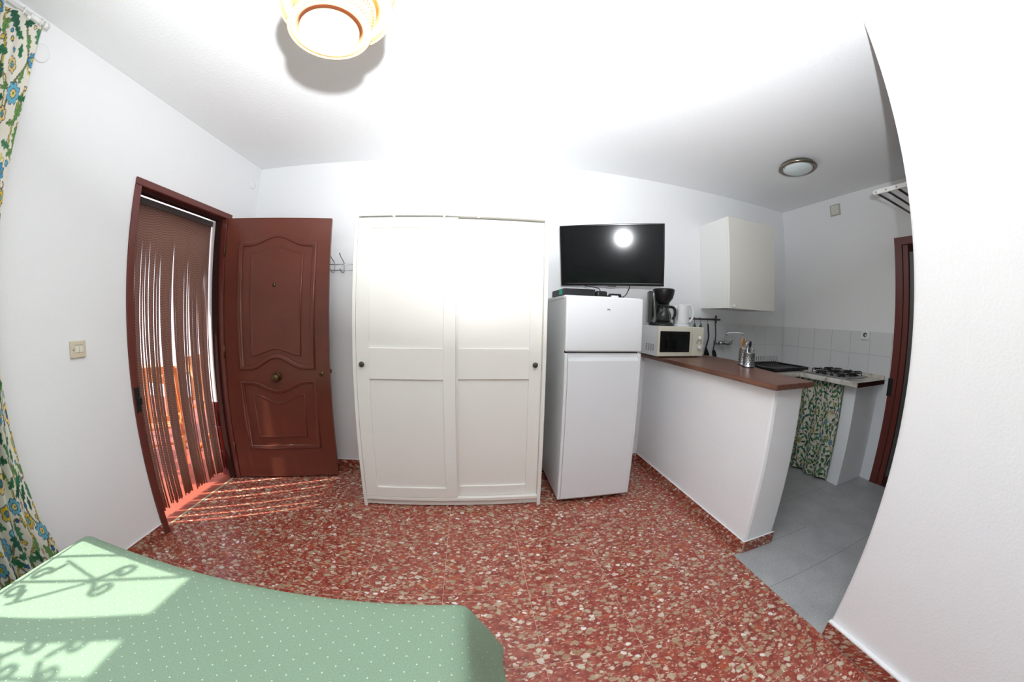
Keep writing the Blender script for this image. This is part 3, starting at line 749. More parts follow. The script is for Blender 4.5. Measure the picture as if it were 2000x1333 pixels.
# ------------------------------------------------------------------ television on a swivel arm
TV_C, TV_YAW, TV_TILT, TV_ROLL, TV_W, TV_H = Vector((.9441, 2.0819, 1.7277)), .4466, .2179, .0057, .73, .4322
n_ = Vector((-math.sin(TV_YAW)*math.cos(TV_TILT), -math.cos(TV_YAW)*math.cos(TV_TILT), -math.sin(TV_TILT)))
r0 = Vector((math.cos(TV_YAW), -math.sin(TV_YAW), 0)); u0 = n_.cross(r0)
if u0.z < 0: u0 = -u0
r_ = r0*math.cos(TV_ROLL)+u0*math.sin(TV_ROLL); u_ = u0*math.cos(TV_ROLL)-r0*math.sin(TV_ROLL)
rotm = Matrix(((r_.x, -n_.x, u_.x), (r_.y, -n_.y, u_.y), (r_.z, -n_.z, u_.z)))
tv = thing('television', TV_C, 'black flat television tilted on a wall arm above the refrigerator', 'television', rot=rotm.to_euler())
w, h = TV_W/2, TV_H/2
obj('rear_housing', bx(-w+.004, w-.004, .004, .030, -h+.004, h-.004, bev=.006), 'black', tv)
obj('rear_box', bx(-.22, .22, .028, .062, -h+.03, .05, bev=.01), 'black', tv)
fb = BM(); box(fb, -w, -w+.012, 0, .012, -h, h, bev=.003); box(fb, w-.012, w, 0, .012, -h, h, bev=.003); box(fb, -w, w, 0, .012, h-.012, h, bev=.003); box(fb, -w, w, 0, .012, -h, -h+.020, bev=.003)
obj('bezel', fb, 'bezel', tv)
obj('screen', bx(-w+.011, w-.011, .0025, .008, -h+.019, h-.011), 'screen', tv)
obj('sensor_tab', bx(-.03, .03, .0, .012, -h-.007, -h+.004, bev=.003), 'black', tv)
mt = thing('television_bracket', (1.02, 2.3, 1.70), 'black swivel arm holding the television off the wall', 'bracket')
b = BM(); box(b, .97, 1.07, YB-.016, YB, 1.62, 1.80, bev=.003); obj('wall_plate', b, 'black_metal', mt)
back = TV_C-n_*.066
obj('arm', tube(BM(), [(1.02, YB-.016, 1.71), (1.09, 2.34, 1.715), (back.x, back.y+.01, back.z)], .014, 10), 'black_metal', mt)

# small things on the refrigerator
tb = thing('tv_box', (.70, 2.2, 1.426), 'flat black receiver box with green sticker on the refrigerator', 'receiver')
obj('case', bx(.582, .80, 2.02, 2.33, 1.430, 1.474, bev=.003), 'black', tb); obj('sticker', bx(.5805, .583, 2.06, 2.13, 1.436, 1.470), 'green_sticker', tb)
obj('foot', bx(.60, .62, 2.04, 2.06, 1.426, 1.431), 'black', tb); obj('foot', bx(.76, .78, 2.29, 2.31, 1.426, 1.431), 'black', tb)
for (x, y, lx, ly, hz, lab) in ((.845, 2.03, .075, .05, .040, 'rounded black power adapter nearest the receiver box'), (.96, 2.06, .09, .045, .030, 'low black power adapter under the television centre')):
    a = thing('power_adapter', (x, y, 1.426), lab, 'power adapter')
    obj('case', bx(x-lx/2, x+lx/2, y-ly/2, y+ly/2, 1.426, 1.426+hz, bev=.012, seg=3), 'black', a)
    b = BM(); tube(b, smooth_path([(x+lx/2, y, 1.44), (x+lx/2+.03, y+.03, 1.434), (x+lx/2+.02, y+.12, 1.431), (x-.02, y+.2, 1.431)], 5), .003, 6); obj('lead', b, 'black', a)
def cable(name, label, pts, r, m): return obj(name, tube(BM(), smooth_path(pts, 6), r, 8), m, label=label, cat='cable')
def tvp(u, v, d=.03): p = TV_C+r_*u+u_*v-n_*d; return (p.x, p.y, p.z)
cable('hdmi_cable', 'black cable dropping from the television left of its centre', [tvp(-.20, -.185, .068), tvp(-.205, -.218, .050), (.815, 2.0, 1.48), (.825, 1.99, 1.436), (.90, 2.0, 1.431)], .0032, 'black')
cable('aerial_cable', 'thin pale cable slanting from the television to the adapters', [tvp(-.10, -.17, .072), tvp(-.11, -.22, .05), (.87, 2.13, 1.47), (.84, 2.10, 1.431)], .0022, 'cable')
cable('power_cable', 'black power cable dropping from the right half of the television', [tvp(.13, -.16, .072), tvp(.13, -.22, .052), (1.078, 2.12, 1.46), (1.05, 2.16, 1.43)], .0034, 'black')
p_ = obj('white_cable_clip', bx(.905, .955, 1.985, 2.01, 1.426, 1.438, bev=.004), 'white_plastic', label='small white plug lying at the refrigerator front edge', cat='plug')

# ------------------------------------------------------------------ breakfast bar worktop
b = BM(); prism(b, [(1.432, YB-.002), (1.425, 1.108), (1.432, 1.096), (1.760, 1.096), (1.772, 1.106), (1.80, 1.37), (1.86, 1.60), (1.99, 1.90), (2.03, 2.02), (2.03, YB-.002)], .966, .994, bev=.003)
obj('wooden_worktop', b, 'worktop', label='dark walnut worktop of the breakfast bar', cat='worktop')
# marble worktops and their supports
MZ = .885
mb = obj('marble_worktop', bx(1.73, XK-.007, 1.886, YB-.007, MZ-.035, MZ, bev=.004), 'marble', label='cream marble worktop along the back wall under the tap', cat='worktop')
ms = thing('hob_worktop', (3.03, 1.6, MZ-.035), 'cream marble slab on the end wall carrying the gas hob', 'worktop')
obj('slab', bx(2.775, XK-.007, 1.345, 1.885, MZ-.035, MZ+.004, bev=.006), 'marble', ms)
obj('upstand', bx(XK-.022, XK-.007, 1.345, 1.885, MZ+.004, MZ+.035, bev=.002), 'marble', ms)
obj('dark_edge', bx(2.79, XK-.010, 1.341, 1.3455, MZ-.034, MZ+.002), 'dark_wood', ms)
obj('wall_stub', bx(2.892, XK, 1.402, 1.515, 0, MZ-.036, bev=.006), 'plaster', kind='structure', label='short white wall under the end of the hob worktop')
obj('wall_stub', bx(2.15, 2.25, 1.93, YB, 0, MZ-.036), 'plaster', kind='structure', label='white support wall under the sink worktop, hidden by the bar')
def kc(s, t):
    z = .848-t*.828; y = 1.496+s*(2.02-1.496); x = 2.846+.020*np.sin(s*2*math.pi*4.2+.4*t)*(.25+.75*t)+.008*np.sin(s*17)
    return np.stack([x, y, z+.008*np.sin(s*13)*t], 1)
kcur = thing('kitchen_curtain', (2.85, 1.77, 0), 'short floral curtain hiding the space under the hob', 'curtain')
cloth('curtain_cloth', kc, 170, 220, .72, .83, 9, kcur, dens=1.15, scale=.6, bloom=.3)
obj('curtain_wire', tube(BM(), [(2.846, 1.517, .842), (2.846, 2.03, .842)], .003, 6), 'steel', kcur)

# ------------------------------------------------------------------ gas hob
hob = thing('gas_hob', (3.02, 1.62, MZ+.004), 'gas hob with black pan supports on the marble slab', 'hob')
hz = MZ+.0045
obj('plate', bx(2.83, 3.235, 1.475, 1.865, hz, hz+.010, bev=.004), 'steel', hob)
for (x, y, r) in ((2.94, 1.77, .042), (3.13, 1.77, .034), (3.13, 1.575, .042), (2.95, 1.585, .028)):
    b = BM(); lathe(b, [(r*1.35, 0), (r*1.35, .004), (r, .006), (r, .016), (r*.8, .020), (0, .020)], c=(x, y, hz+.009), n=24); obj('burner', b, 'black_metal', hob)
    g_ = BM(); R = .075; zt = hz+.044
    for a in (0, math.pi/2, math.pi, 1.5*math.pi):
        ca, sa = math.cos(a+.785), math.sin(a+.785)
        tube(g_, [(x+ca*R*1.15, y+sa*R*1.15, hz+.009), (x+ca*R*1.1, y+sa*R*1.1, zt-.006), (x+ca*R, y+sa*R, zt), (x+ca*.018, y+sa*.018, zt)], .0048, 6)
    tube(g_, [(x+R*.92*math.cos(q*math.pi/8), y+R*.92*math.sin(q*math.pi/8), zt-.012) for q in range(16)], .004, 6, closed=True)
    obj('pan_support', g_, 'black_metal', hob)
for k in range(4):
    b = BM(); lathe(b, [(.014, 0), (.013, .014), (.009, .018), (0, .018)], c=(2.852, 1.55+k*.07, hz+.009), n=16); obj('control_knob', b, 'black', hob)

# ------------------------------------------------------------------ sink, tap, dish rack
sk = thing('sink', (2.36, 2.2, MZ), 'stainless steel sink set into the back worktop', 'sink')
b = BM(); box(b, 2.08, 2.48, 1.99, 2.40, MZ, MZ+.004, bev=.0015); obj('rim', b, 'steel', sk)
b = BM(); box(b, 2.12, 2.44, 2.03, 2.36, MZ+.0042, MZ+.0055); obj('bowl', b, 'rod_grey', sk)
tp = thing('wall_tap', (2.31, YB-.06, 1.06), 'chrome wall tap with swan neck spout over the sink', 'tap')
for x in (2.255, 2.395):
    b = BM(); lathe(b, [(.022, YB-.006), (.024, YB-.012), (.011, YB-.022), (.011, 2.42)], c=(x, 0, 1.098), axis='y', n=18); obj('wall_union', b, 'chrome', tp)
obj('body', tube(BM(), [(2.242, 2.415, 1.096), (2.26, 2.415, 1.096), (2.36, 2.415, 1.096), (2.40, 2.415, 1.096)], [.018, .021, .019, .014], 14), 'chrome', tp)
obj('spout', tube(BM(), smooth_path([(2.312, 2.41, 1.10), (2.312, 2.408, 1.165), (2.320, 2.395, 1.188), (2.340, 2.375, 1.196), (2.410, 2.310, 1.199), (2.432, 2.288, 1.188), (2.440, 2.280, 1.155), (2.440, 2.280, 1.11)], 5), .0085, 12), 'chrome', tp)
obj('lever', tube(BM(), [(2.355, 2.40, 1.10), (2.368, 2.375, 1.13), (2.378, 2.355, 1.158)], [.009, .007, .006], 10), 'chrome', tp)
rk = thing('dish_rack', (2.8, 2.16, MZ), 'dark dish drainer with wire prongs at the back corner', 'dish rack')
b = BM(); box(b, 2.50, 3.00, 1.96, 2.38, MZ+.008, MZ+.014); box(b, 2.50, 3.00, 1.955, 1.967, MZ+.008, MZ+.030, bev=.002); box(b, 2.50, 3.00, 2.373, 2.385, MZ+.008, MZ+.030, bev=.002); box(b, 2.495, 2.507, 1.955, 2.385, MZ+.008, MZ+.030, bev=.002); box(b, 2.993, 3.005, 1.955, 2.385, MZ+.008, MZ+.030, bev=.002)
obj('tray', b, 'black', rk)
obj('tray_rim', tube(BM(), [(2.502, 1.961, MZ+.032), (2.998, 1.961, MZ+.032), (2.998, 2.379, MZ+.032), (2.502, 2.379, MZ+.032)], .004, 6, closed=True), 'rod_grey', rk)
for x in (2.54, 2.96):
    for y in (2.0, 2.34): obj('foot', bx(x-.01, x+.01, y-.01, y+.01, MZ, MZ+.009), 'black', rk)
for k in range(15):
    x = 2.53+k*.0315; p = [(x, 1.975, MZ+.022), (x, 2.24, MZ+.018), (x, 2.30, MZ+.024), (x+.004, 2.318, MZ+.075), (x+.012, 2.326, MZ+.096)]
    obj('wire', tube(BM(), p, .0024, 6), 'rod_grey', rk)
obj('cross_wire', tube(BM(), [(2.51, 2.305, MZ+.028), (2.99, 2.305, MZ+.028)], .0028, 6), 'rod_grey', rk)

# ------------------------------------------------------------------ cutlery holders on the worktop
ch = thing('cutlery_holder', (1.822, 1.655, .994), 'perforated steel utensil pot in front on the wooden worktop', 'utensil pot')
def pot(root, cx, cy, r, hh, z0):
    b = BM(); lathe(b, [(r*1.06, 0), (r*1.06, .006), (r, .008), (r, hh-.004), (r*1.04, hh), (r*.96, hh), (r*.94, .01), (0, .01)], c=(cx, cy, z0), n=28); p = obj('pot', b, 'steel', root)
    hb = BM()
    for i in range(5):
        for k in range(14):
            a = k*2*math.pi/14+(i % 2)*.22; z = z0+.022+i*(hh-.04)/4.5
            x, y = cx+r*1.0*math.cos(a), cy+r*1.0*math.sin(a)
            d = Vector((math.cos(a), math.sin(a), 0)); tube(hb, [Vector((x, y, z))-d*.001, Vector((x, y, z))+d*.0008], .0042, 6)
    obj('perforations', hb, 'socket_dark', root); b = BM(); lathe(b, [(r*1.12, 0), (r*1.12, .005), (r, .006), (0, .006)], c=(cx, cy, z0-.0), n=24); obj('base_ring', b, 'black', root)
pot(ch, 1.822, 1.655, .040, .098, .994)
ch2 = thing('cutlery_holder', (1.868, 1.745, .994), 'taller steel utensil pot standing behind the perforated one', 'utensil pot')
pot(ch2, 1.868, 1.745, .036, .118, .994)
def utensil(name, label, p0, p1, r, head, m, cat):
    t = thing(name, p0, label, cat); obj('handle', tube(BM(), [p0, p1], [r, r*1.15], 8), m, t)
    b = BM(); bmesh.ops.create_uvsphere(b, u_segments=14, v_segments=10, radius=1); bmesh.ops.scale(b, vec=head, verts=b.verts); 
    d = (Vector(p1)-Vector(p0)).normalized(); bmesh.ops.translate(b, vec=Vector(p1)+d*head[2]*.7, verts=b.verts)
    for f in b.faces: f.smooth = True
    obj('head', b, m, t)
utensil('wooden_spoon', 'broad wooden spoon standing in the rear utensil pot', (1.862, 1.748, 1.006), (1.846, 1.742, 1.135), .005, (.020, .007, .030), 'wood_spoon', 'spoon')
utensil('steel_ladle', 'shiny steel spoon standing between the wooden and black spoons', (1.815, 1.658, 1.006), (1.806, 1.662, 1.125), .004, (.010, .005, .022), 'chrome', 'spoon')
utensil('black_spoon', 'black plastic spoon standing in the front utensil pot', (1.826, 1.655, 1.006), (1.830, 1.660, 1.130), .0045, (.014, .006, .024), 'black', 'spoon')
utensil('steel_fork', 'short steel utensil at the right of the front pot', (1.835, 1.650, 1.006), (1.848, 1.646, 1.098), .004, (.009, .004, .016), 'steel', 'fork')

# ------------------------------------------------------------------ microwave with kettle and coffee maker
mw = thing('microwave', (1.63, 2.35, .994), 'white microwave oven with dark door on the wooden worktop', 'microwave')
MX0, MX1, MYF, MZ0, MZ1 = 1.412, 1.866, 2.200, 1.002, 1.241
obj('case', bx(MX0+.004, MX1-.004, MYF+.022, YB-.012, MZ0, MZ1, bev=.004), 'white_plastic', mw)
dr = obj('door', bx(MX0, 1.745, MYF, MYF+.022, MZ0, MZ1, bev=.005), 'cream_plastic', mw)
obj('door_window', bx(1.430, 1.718, MYF-.0015, MYF+.004, 1.036, 1.202, bev=.001), 'bezel', dr)
obj('mesh_field', bx(1.478, 1.690, MYF-.0022, MYF, 1.062, 1.178), 'screen', dr)
cp = obj('control_panel', bx(1.749, MX1, MYF+.001, MYF+.022, MZ0, MZ1, bev=.005), 'cream_plastic', mw)
for z in (1.150, 1.072):
    b = BM(); lathe(b, [(0, -.016), (.013, -.016), (.017, -.012), (.019, 0)], c=(1.822, MYF+.001, z), axis='y', n=24); k_ = obj('dial', b, 'white_plastic', cp)
    obj('dial_grip', bx(1.818, 1.826, MYF-.021, MYF-.012, z-.014, z+.014, bev=.002), 'white_plastic', k_)
for (x, z) in ((1.795, 1.118), (1.795, 1.108), (1.836, 1.118), (1.842, 1.110), (1.80, 1.124)):
    obj('marking', bx(x-.004, x+.004, MYF-.0004, MYF+.002, z-.0022, z+.0022), 'socket_dark', cp)
vb = BM()
for i in range(4):
    for k in range(6): box(vb, MX0+.0025, MX0+.005, 2.265+i*.034, 2.281+i*.034, 1.040+k*.0095, 1.0445+k*.0095)
obj('vent_slots', vb, 'socket_dark', mw)
for x in (MX0+.04, MX1-.04):
    for y in (MYF+.05, YB-.05): obj('foot', bx(x-.012, x+.012, y-.012, y+.012, .994, 1.003), 'black', mw)
# coffee maker
cm = thing('coffee_maker', (1.53, 2.36, MZ1), 'black filter coffee maker standing on the microwave', 'coffee maker')
CX, CY, CZ = 1.530, 2.345, MZ1
b = BM(); lathe(b, [(.105, 0), (.108, .008), (.102, .018), (.09, .026), (.082, .030), (0, .030)], c=(CX, CY, CZ), n=36); obj('base', b, 'black', cm)
b = BM(); prism(b, [(CX-.085, CY+.02), (CX-.098, CY+.06), (CX-.08, CY+.11), (CX+.08, CY+.11), (CX+.098, CY+.06), (CX+.085, CY+.02), (CX+.05, CY+.05), (CX-.05, CY+.05)], CZ+.02, CZ+.285, bev=.006); obj('water_tank', b, 'smoke', cm)
obj('column', tube(BM(), smooth_path([(CX-.090, CY-.01, CZ+.02), (CX-.072, CY-.01, CZ+.06), (CX-.078, CY-.01, CZ+.16), (CX-.092, CY-.01, CZ+.28)], 5), [.020]*6+[.013]*10, 10), 'smoke', cm)
b = BM(); lathe(b, [(.032, .180), (.046, .188), (.075, .225), (.086, .262), (.090, .285), (.092, .296), (.084, .304), (.03, .306), (0, .306)], c=(CX+.012, CY-.005, CZ), n=36); obj('filter_basket', b, 'black', cm)
b = BM(); lathe(b, [(.062, 0), (.070, .03), (.068, .065), (.052, .10), (.042, .115), (.044, .125), (.041, .125), (.039, .115), (.049, .10), (.065, .065), (.067, .03), (.06, .004), (0, .004)], c=(CX+.005, CY-.01, CZ+.031), n=32); cf = obj('carafe', b, 'carafe', cm)
b = BM(); lathe(b, [(.047, 0), (.047, .010), (.02, .018), (0, .018)], c=(CX+.005, CY-.01, CZ+.154), n=28); obj('carafe_lid', b, 'black', cf)
obj('carafe_handle', tube(BM(), smooth_path([(CX+.04, CY-.03, CZ+.158), (CX+.088, CY-.045, CZ+.150), (CX+.098, CY-.05, CZ+.10), (CX+.080, CY-.045, CZ+.055)], 5), .011, 10), 'black', cf)
# kettle
kt = thing('kettle', (1.725, 2.345, MZ1), 'white electric kettle beside the coffee maker', 'kettle')
KX, KY, KZ = 1.722, 2.335, MZ1
b = BM(); lathe(b, [(.070, 0), (.072, .010), (.068, .018), (0, .018)], c=(KX, KY, KZ), n=32); obj('power_base', b, 'white_plastic', kt)
b = BM(); lathe(b, [(.062, .019), (.067, .024), (.066, .06), (.060, .12), (.056, .165), (.050, .180), (.02, .187), (0, .188)], c=(KX, KY, KZ), n=36); obj('jug', b, 'white_plastic', kt)
obj('handle', tube(BM(), smooth_path([(KX+.035, KY-.01, KZ+.180), (KX+.085, KY-.02, KZ+.178), (KX+.104, KY-.025, KZ+.140), (KX+.100, KY-.025, KZ+.075), (KX+.068, KY-.015, KZ+.035)], 6), .0095, 12), 'white_plastic', kt)
b = BM(); prism(b, [(KX-.05, KY-.018), (KX-.05, KY+.018), (KX-.078, KY)], KZ+.150, KZ+.178, bev=.003); obj('spout', b, 'white_plastic', kt)
obj('water_gauge', bx(KX-.064, KX-.052, KY-.034, KY-.026, KZ+.05, KZ+.14, bev=.003), 'vent', kt)

# ------------------------------------------------------------------ utensil rail with hanging tools
rl = thing('utensil_rail', (2.08, YB-.03, 1.27), 'dark wall rail with hooks above the worktop', 'rail')
obj('bar', tube(BM(), [(1.79, YB-.032, 1.312), (2.285, YB-.032, 1.314)], .0085, 10), 'rod_grey', rl)
for x in (1.81, 2.257):
    b = BM(); box(b, x-.011, x+.011, YB-.007, YB-.001, 1.272, 1.354, bev=.004); box(b, x-.007, x+.007, YB-.034, YB-.004, 1.306, 1.320); obj('bracket', b, 'rod_grey', rl)
HOOKS = (1.895, 1.966, 2.036, 2.122, 2.215)
for x in HOOKS:
    y = YB-.032
    pts = [(x, y+.010, 1.310), (x, y+.006, 1.3235), (x, y-.006, 1.3235), (x, y-.011, 1.312), (x, y-.009, 1.29), (x, y-.006, 1.272), (x, y-.014, 1.264), (x, y-.022, 1.270)]
    obj('hook', tube(BM(), smooth_path(pts, 4), .0022, 6), 'rod_grey', rl)
HY = YB-.046
sp_ = thing('spatula', (2.13, HY, .93), 'black slotted spatula, left of the two hanging long tools', 'spatula')
obj('handle', tube(BM(), smooth_path([(2.122, HY, 1.268), (2.130, HY, 1.22), (2.138, HY, 1.15), (2.125, HY, 1.09), (2.112, HY, 1.045)], 6), .0068, 8), 'black', sp_)
b = BM(); prism(b, [(2.105, 1.055), (2.119, 1.055), (2.150, 1.005), (2.178, .942), (2.170, .934), (2.135, .932), (2.095, .945), (2.090, .955), (2.098, 1.01)], HY-.003, HY+.003, axis='y', bev=.001); obj('blade', b, 'black', sp_)
s2 = thing('serving_spoon', (2.22, HY, .93), 'black serving spoon, right of the two hanging long tools', 'spoon')
obj('handle', tube(BM(), smooth_path([(2.215, HY, 1.268), (2.222, HY, 1.22), (2.226, HY, 1.15), (2.214, HY, 1.08), (2.205, HY, 1.035)], 6), .0055, 8), 'black', s2)
b = BM(); bmesh.ops.create_uvsphere(b, u_segments=16, v_segments=12, radius=1); bmesh.ops.scale(b, vec=(.024, .008, .054), verts=b.verts); bmesh.ops.rotate(b, cent=(0, 0, 0), matrix=Matrix.Rotation(-.38, 3, 'Y'), verts=b.verts); bmesh.ops.translate(b, vec=(2.226, HY, .985), verts=b.verts)
for f in b.faces: f.smooth = True
obj('bowl', b, 'black', s2)
for (x, m, lab, nm) in ((1.966, 'green_plastic', 'small green handled tool hanging above the microwave', 'bottle_opener'), (2.036, 'rod_grey', 'small grey metal tool hanging beside the green one', 'can_opener')):
    t = thing(nm, (x, HY, 1.20), lab, 'kitchen tool')
    obj('grip', tube(BM(), [(x, HY, 1.268), (x+.004, HY, 1.245), (x+.012, HY, 1.205)], [.006, .009, .007], 8), m, t)
    obj('grip', tube(BM(), [(x, HY-.002, 1.262), (x-.010, HY-.002, 1.245), (x-.014, HY-.002, 1.21)], [.005, .008, .006], 8), m, t)

# ------------------------------------------------------------------ wall cabinet
cb = thing('wall_cabinet', (2.35, 2.3, 1.41), 'white wall cabinet hanging over the sink', 'cabinet')
obj('carcass', bx(2.060, 2.642, 2.140, YB-.002, 1.410, 2.186, bev=.002), 'cabinet_side', cb)
cdr = obj('door', bx(2.060, 2.642, 2.119, 2.138, 1.408, 2.186, bev=.003), 'cabinet', cb)
b = BM(); lathe(b, [(0, -.024), (.009, -.024), (.013, -.019), (.012, -.012), (.006, -.007), (.008, 0)], c=(2.105, 2.119, 1.428), axis='y', n=20); obj('knob', b, 'white_plastic', cdr)

# ------------------------------------------------------------------ ceiling light in the kitchenette
cl = thing('ceiling_light', (2.385, 1.635, H-.07), 'round ceiling light with satin metal rim in the kitchenette', 'ceiling light')
LC = (2.395, 1.625)
b = BM(); lathe(b, [(.135, H-.001), (.138, H-.010), (.150, H-.020), (.152, H-.030), (.143, H-.037), (.126, H-.036), (.118, H-.030), (.118, H-.002)], c=(*LC, 0), n=56); obj('rim', b, 'nickel', cl)
b = BM(); lathe(b, [(.121, H-.032), (.112, H-.042), (.090, H-.054), (.060, H-.064), (.03, H-.069), (0, H-.070)], c=(*LC, 0), n=48); obj('glass_dome', b, 'frosted', cl)
for a in (.6, 2.7, 4.8):
    b = BM(); lathe(b, [(.007, H-.046), (.008, H-.040), (.006, H-.032)], c=(LC[0]+.124*math.cos(a), LC[1]+.124*math.sin(a), 0), n=10); obj('retaining_clip', b, 'chrome', cl)

# ------------------------------------------------------------------ folding drying rack on the kitchen end wall
dk = thing('drying_rack', (2.80, .82, 2.155), 'white wall drying rack with grey rods by the kitchen door', 'drying rack')
def rack_side(x):
    y0, y1, z, r = .555, 1.064, 2.174, .0150
    poly = [(y0-r*math.sin(a), z+r*math.cos(a)) for a in [math.pi*k/10 for k in range(11)]]
    poly = [(y1+r*math.sin(a), z+r*math.cos(a)) for a in [math.pi*k/10 for k in range(11)]] + [(y0-r*math.sin(a), z-r*math.cos(a)) for a in [math.pi*k/10 for k in range(11)]]
    b = BM(); prism(b, poly, x-.006, x+.006, axis='x', bev=.0015); return obj('side_arm', b, 'white_metal', dk)
arm = rack_side(2.450); rack_side(3.160)
for k in range(8):
    y = 1.058-k*.0705
    obj('rod', tube(BM(), [(2.452, y, 2.170), (3.158, y, 2.170)], .0075, 10), 'rod_grey', dk)
    b = BM(); lathe(b, [(0, -.009), (.005, -.009), (.006, -.005)], c=(2.450, y, 2.174), axis='x', n=12); obj('rod_screw', b, 'steel', arm)
obj('wall_bar', bx(3.164, XK, .60, .63, 2.155, 2.185, bev=.004), 'white_metal', dk); obj('wall_bar', bx(3.164, XK, .98, 1.01, 2.155, 2.185, bev=.004), 'white_metal', dk)

# ------------------------------------------------------------------ kitchen door on the end wall
kd = thing('door_3', (XK, .9, 0), 'dark wooden door with brown frame at the end of the kitchenette', kind='structure')
KY1 = 1.300; KY0 = .48
obj('frame_jamb', bx(XK-.016, XK, KY1-.065, KY1, 0, 2.058, bev=.004), 'frame_red', kd); obj('frame_jamb', bx(XK-.016, XK, KY0, KY0+.065, 0, 2.058, bev=.004), 'frame_red', kd)
obj('frame_head', bx(XK-.016, XK, KY0+.06, KY1-.06, 1.993, 2.058, bev=.004), 'frame_red', kd)
lf = obj('leaf', bx(XK-.008, XK-.001, KY0+.065, KY1-.066, .004, 1.992), 'dark_wood', kd)
obj('stile', bx(XK-.013, XK-.006, KY1-.115, KY1-.070, .004, 1.99, bev=.003), 'frame_red', lf); obj('glazed_strip', bx(XK-.011, XK-.006, KY1-.175, KY1-.125, .10, 1.93, bev=.002), 'rod_grey', lf)
obj('strike_plate', bx(XK-.022, XK-.015, KY1-.035, KY1+.006, .76, .91, bev=.003), 'black_metal', kd)

# ------------------------------------------------------------------ switches, sockets, vents, covers
sw = thing('light_switch', (XL, 1.033, 1.10), 'cream double light switch on the wall beside the doorway', 'light switch')
obj('plate', bx(XL, XL+.011, .993, 1.074, 1.100, 1.178, bev=.003), 'switch', sw)
for a, c in ((1.016, 1.037), (1.038, 1.059)): obj('rocker', bx(XL+.009, XL+.015, a, c, 1.124, 1.153, bev=.002), 'cream_plastic', sw)
for a, c in ((1.016, 1.036), (1.040, 1.058)): obj('label_strip', bx(XL+.010, XL+.0122, a, c, 1.157, 1.162), 'vent', sw)
b = BM(); lathe(b, [(.0035, XL+.010), (.0035, XL+.0125), (0, XL+.013)], c=(0, 1.008, 1.138), axis='x', n=10); obj('screw', b, 'steel', sw)
sk_ = thing('wall_socket', (XK-.006, 1.56, 1.205), 'white wall socket set into the kitchen splashback tiles', 'socket')
obj('plate', bx(XK-.016, XK-.0055, 1.518, 1.602, 1.207, 1.283, bev=.003), 'white_plastic', sk_)
b = BM(); lathe(b, [(.020, XK-.0165), (.020, XK-.0172), (.017, XK-.0165), (.016, XK-.0162), (0, XK-.0162)], c=(0, 1.560, 1.247), axis='x', n=24); obj('recess', b, 'socket_dark', sk_)
b = BM(); lathe(b, [(.012, XK-.0175), (0, XK-.0182)], c=(0, 1.554, 1.242), axis='x', n=16); obj('plug_core', b, 'white_plastic', sk_)
vt = thing('wall_vent', (XK, 1.853, 2.36), 'small square vent grille high on the kitchen end wall', 'vent')
obj('frame', bx(XK-.010, XK, 1.798, 1.908, 2.364, 2.474, bev=.003), 'vent', vt)
for k in range(7): obj('slat', bx(XK-.013, XK-.008, 1.812, 1.894, 2.378+k*.0125, 2.386+k*.0125), 'cabinet', vt)
for (y, z, lab) in ((2.402, 2.374, 'white round junction cover on the wall above the entrance door'), (.665, 2.392, 'white round junction cover beside the window curtain top')):
    b = BM(); lathe(b, [(.042, XL), (.042, XL+.005), (.037, XL+.008), (0, XL+.009)], c=(0, y, z), axis='x', n=32); obj('junction_cover', b, 'plaster', label=lab, cat='wall cover')
obj('wall_cable', tube(BM(), smooth_path([(-.690, YB-.004, H-.002), (-.665, YB-.004, 2.42), (-.662, YB-.004, 2.25), (-.67, YB-.004, 2.10), (-.675, YB-.004, 1.95)], 6), .0035, 8), 'cable', label='thin white cable running down the wall behind the wardrobe', cat='cable')

# ------------------------------------------------------------------ coat hooks
hk = thing('coat_hooks', (-1.05, YB-.03, 1.62), 'chrome wire coat hook rail between the door and wardrobe', 'coat hooks')
for z in (1.676, 1.630): obj('wire_rail', tube(BM(), [(-1.34, YB-.020, z), (-.950, YB-.020, z), (-.944, YB-.004, z)], .0032, 8), 'steel', hk)
for x in (-1.30, -1.212, -1.105, -1.023):
    pts = [(x-.020, YB-.075, 1.752), (x-.014, YB-.062, 1.725), (x-.002, YB-.030, 1.692), (x, YB-.022, 1.66), (x, YB-.022, 1.625), (x-.004, YB-.030, 1.612), (x-.014, YB-.048, 1.616), (x-.020, YB-.056, 1.634)]
    h_ = obj('hook', tube(BM(), smooth_path(pts, 4), .0034, 8), 'steel', hk)
    for p in (pts[0], pts[-1]):
        b = BM(); bmesh.ops.create_uvsphere(b, u_segments=10, v_segments=8, radius=.0062); bmesh.ops.translate(b, vec=p, verts=b.verts); obj('ball_tip', b, 'steel', h_)

